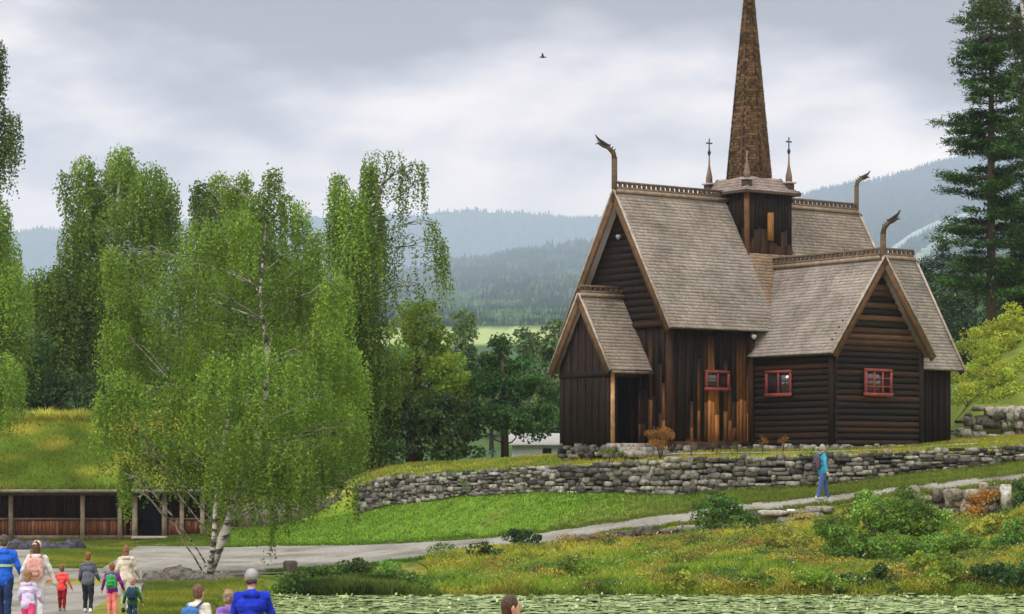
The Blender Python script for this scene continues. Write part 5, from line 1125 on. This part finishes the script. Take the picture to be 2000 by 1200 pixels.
person(446, 35.5, 1152, 'child in a purple jacket close to the left side of the man in blue', top=(.22, .12, .45), legs=(.1, .1, .14), hair=(.45, .32, .20), group='visitors in the near foreground', child=True, z0=0, vox=.009)
person(995, 26, 1163, 'brown haired person at the bottom centre with only the head in view', top=(.45, .18, .15), legs=(.1, .1, .14), hair=(.10, .05, .03), group=None, head=R(-75), z0=0, vox=.008)
person(1606, 85.4, 868, 'walker in a turquoise jacket and blue jeans on the rising path', top=(.04, .27, .40), legs=(.06, .11, .26), hair=(.5, .45, .35), group=None, backpack=((.09, .06, .09), 'dark backpack on the walker in turquoise'), head=R(-70), stride=.22, shoes=(.4, .38, .35))
person(962, 118, 872, 'tiny distant visitor in a pale blue top behind the stone wall', top=(.25, .32, .5), legs=(.5, .5, .5), hair=(.05, .04, .04), group=None, z0=sz(906, 118), vox=.02)

# ---------------------------------------------------------------- far hills + forests
def hill(name, px0, px1, crest, Yf, zf_, Yc, back, seed, col, bump=8, nx=150, ny=36):
    """crest: (pxs, pys) skyline at depth Yc ; foot at Yf"""
    px = np.linspace(px0, px1, nx); cz = 3 + (925 - np.interp(px, *crest)) * Yc / 5000
    t = np.linspace(0, 1.25, ny); Yg = Yf + (Yc - Yf) * t[:, None] + 0 * px[None]; X = (px - 1000)[None] / 5000 * Yg
    foot = (zf_ + 0 * px)[None]; sl0 = (foot - 3) / Yf; sl1 = (cz[None] - 3) / Yc; tt_ = np.minimum(t, 1)[:, None] ** .85
    Zg = 3 + (sl0 + (sl1 - sl0) * tt_) * np.minimum(Yg, Yc) - np.maximum(Yg - Yc, 0) * .18 * back + bump * (fbm(X / 120 + seed, Yg / 160, seed) - .5) * 2 * np.minimum(1, t * 3)[:, None]
    b = MB(); ii, jj = np.meshgrid(np.arange(ny - 1), np.arange(nx - 1), indexing='ij')
    F = np.stack([ii * nx + jj, ii * nx + jj + 1, (ii + 1) * nx + jj + 1, (ii + 1) * nx + jj], -1).reshape(-1, 4)
    C = lerp3(np.array(col) * .8, np.array(col) * 1.6, fbm(X / 90, Yg / 90, seed + 5))
    b.add(np.stack([X, Yg, Zg], -1).reshape(-1, 3), F, C.reshape(-1, 3)); tag(b.build(name, M_far, smooth=True), kind='structure')
    def hz(p, Y):
        tt = (Y - Yf) / (Yc - Yf); fi = np.clip(tt / 1.25 * (ny - 1), 0, ny - 1.001); fj = np.clip((p - px0) / (px1 - px0) * (nx - 1), 0, nx - 1.001); i = fi.astype(int); j = fj.astype(int); a = fi - i; c = fj - j
        return (Zg[i, j] * (1 - a) * (1 - c) + Zg[i + 1, j] * a * (1 - c) + Zg[i, j + 1] * (1 - a) * c + Zg[i + 1, j + 1] * a * c)
    return hz
def forest(name, label, px, Y, z, hgt, wid, col, vary=.35, round_=None):
    n = len(px); X = sx(px, Y); b = MB(); k = 6; lay = [(0., 1., .50), (.28, .78, .75), (.55, .48, 1.0)]
    th = np.linspace(0, 2 * np.pi, k, endpoint=False)
    for (lo, r, hi) in lay:
        rr = wid[:, None] * r * rng.uniform(.6, 1.3, (n, k)) * .5; an = th[None] + rng.uniform(0, 6.28, (n, 1))
        ring = np.stack([X[:, None] + np.cos(an) * rr, Y[:, None] + np.sin(an) * rr, (z + hgt * lo)[:, None] + rng.uniform(-.03, .03, (n, k)) * hgt[:, None]], -1)
        tip = np.stack([X, Y, z + hgt * hi], -1)[:, None]; V = np.concatenate([ring, tip], 1).reshape(-1, 3)
        base = np.arange(n)[:, None, None] * (k + 1); q = np.arange(k); tri = np.stack([q, (q + 1) % k, np.full(k, k)], -1)[None]; Fq = (base + tri).reshape(-1, 3)
        b.add(V, Fq, np.repeat(col, k + 1, axis=0))
    return tag(b.build(name, M_far), label, 'forest', kind='stuff')
near_hz = hill('near_hill', -500, 1700, ([-500, 0, 300, 600, 820, 880, 950, 1050, 1130, 1200, 1400, 1700], [600, 590, 575, 560, 540, 515, 508, 492, 484, 474, 560, 660]), 1235, 72, 6600, .8, 3, (.035, .06, .03), bump=16)
n = 26000; px = rng.uniform(560, 1300, n); Y = 1260 + (6680 - 1260) * rng.uniform(0, 1, n) ** .9; z = near_hz(px, Y); m = fbm(sx(px, Y) / 60, Y / 140, 50); k_ = m > .36
px, Y, z, m = px[k_], Y[k_], z[k_], m[k_]; n = len(px); dec = (fbm(sx(px, Y) / 50 + 5, Y / 120, 61) > .52)
h = rng.uniform(.7, 1.3, n) * np.interp(Y, [1260, 2500, 4000, 6700], [5, 11, 17, 26]); col = np.where(dec[:, None], (.05, .095, .035), (.015, .034, .02)) * rng.uniform(.6, 1.5, (n, 1))
forest('near_forest', 'hazy mixed forest covering the nearer hillside behind the birches', px, Y, z - 1, h * np.where(dec, .75, 1), h * np.where(dec, .85, .42), col)
right_hz = hill('right_hill', 1350, 2700, ([1350, 1450, 1555, 1620, 1700, 1780, 1850, 1950, 2100, 2700], [450, 425, 395, 378, 362, 340, 322, 305, 280, 240]), 1300, 70, 9400, .8, 9, (.035, .06, .03), bump=20)
def on_slope(px, py): return 0
n = 34000; px = rng.uniform(1480, 2150, n); Y = 1400 + 8080 * rng.uniform(0, 1, n) ** .75; z = right_hz(px, Y); py = 925 - 5000 * (z - 3) / Y
# cleared runs: two curved strips (photo-plane description converted to ground positions once)
c1 = np.interp(px, [1730, 1780, 1830, 1900, 2000], [500, 462, 436, 415, 400]); c2 = np.interp(px, [1730, 1800, 1850, 1900, 2000], [560, 490, 455, 440, 430])
clear = ((px > 1725) & (py > c1 - 6) & (py < c1 + 16)) | ((px > 1740) & (py > c2) & (py < c2 + 30))
px, Y, z = px[~clear], Y[~clear], z[~clear]; n = len(px); h = rng.uniform(.7, 1.3, n) * np.interp(Y, [1400, 3000, 6000, 9500], [7, 13, 22, 32])
forest('right_forest', 'hazy spruce forest on the hillside right of the spire', px, Y, z - 1, h, h * .36, np.array((.025, .05, .024))[None] * rng.uniform(.6, 1.6, (n, 1)))
# the runs themselves lie on the hill
def run(name, lx, ly, wd, col):
    b = MB(); rows = []
    for px, py in zip(np.interp(np.linspace(0, 1, 24), np.linspace(0, 1, len(lx)), lx), np.interp(np.linspace(0, 1, 24), np.linspace(0, 1, len(ly)), ly)):
        Yt = np.linspace(1360, 9400, 900); zt = right_hz(np.full(900, px), Yt); pyt = 925 - 5000 * (zt - 3) / Yt
        r = []
        for q in (-1, -.33, .33, 1):
            i = np.argmin(abs(pyt - (py + q * wd))); r.append((sx(px, Yt[i]), Yt[i], zt[i] + 1.2))
        rows.append(r)
    V = np.array(rows).reshape(-1, 3); m = len(rows); ii, jj = np.meshgrid(np.arange(m - 1), np.arange(3), indexing='ij')
    b.add(V, np.stack([ii * 4 + jj, ii * 4 + jj + 1, (ii + 1) * 4 + jj + 1, (ii + 1) * 4 + jj], -1).reshape(-1, 4), col); return tag(b.build(name, M_far), kind='structure')
run('ski_slope', [1730, 1780, 1830, 1900, 2000], [500, 463, 440, 420, 405], 7, (.36, .44, .38))
run('hill_clearing', [1740, 1770, 1800, 1850, 1900, 2000], [568, 538, 506, 472, 456, 446], 19, (.24, .30, .20))
far_hz = hill('far_hill', -900, 2600, ([-900, 60, 200, 500, 620, 850, 950, 1050, 1170, 1500, 2600], [440, 452, 440, 430, 425, 420, 413, 419, 424, 430, 420]), 7000, 110, 12400, .5, 15, (.05, .075, .04), bump=34, nx=260)
n = 9000; px = rng.uniform(-100, 1300, n); Y = rng.uniform(9800, 12500, n); z = far_hz(px, Y); h = rng.uniform(14, 28, n)
forest('far_forest', 'pale blue forest on the farthest ridge', px, Y, z - 1, h, h * .6, np.array((.04, .065, .035))[None] * rng.uniform(.6, 1.5, (n, 1)))
# field edge hedges + trees on the valley floor
n = 700; px = rng.uniform(560, 1300, n); Y = rng.uniform(450, 900, n); z = gz(px, Y); kk = (fbm(px / 60, Y / 90, 5) > .52) | (Y < 650); px, Y, z = px[kk], Y[kk], z[kk]; n = len(px); h = rng.uniform(.6, 1, n) * np.interp(Y, [450, 600, 650, 900], [12, 9, 5, 2.5])
forest('valley_trees', 'hazy green trees on the valley floor before the pale field', px, Y, z - .5, h, h * .8, np.array((.08, .13, .035))[None] * rng.uniform(.6, 1.5, (n, 1)))
# a bird in the sky
bt_ = thing('bird', P(1060, 112, 160), 'small dark bird gliding in the grey sky', 'bird'); b = MB(); q = P(1060, 112, 160)
b.tube([q + (-.22, 0, 0), q, q + (.25, 0, .0)], [.02, .06, .02], (.08, .08, .08), n=6)
for sgn in (-1, 1): b.addm([q + (-.08, 0, .02), q + (.08, 0, .02), q + (.02, sgn * .5, .16), q + (-.06, sgn * .55, .15)], [(0, 1, 2, 3)], (.08, .08, .08))
b.build('body', M_hair, bt_)

# ---------------------------------------------------------------- haze
b = MB(); b.abox(-9500, 9500, -60, 16600, -3.6, 1400); hz = b.build('haze', M_white); hz['kind'] = 'stuff'; hz['label'] = 'pale blue valley haze'; hz['category'] = 'haze'
hm = bpy.data.materials.new('haze'); hm.use_nodes = True; t_ = hm.node_tree; t_.nodes.remove(t_.nodes['Principled BSDF']); pv = t_.nodes.new('ShaderNodeVolumePrincipled')
pv.inputs['Color'].default_value = (.70, .81, .99, 1); pv.inputs['Density'].default_value = .00014; pv.inputs['Anisotropy'].default_value = .2; t_.links.new(pv.outputs[0], t_.nodes['Material Output'].inputs['Volume'])
hz.data.materials.clear(); hz.data.materials.append(hm)
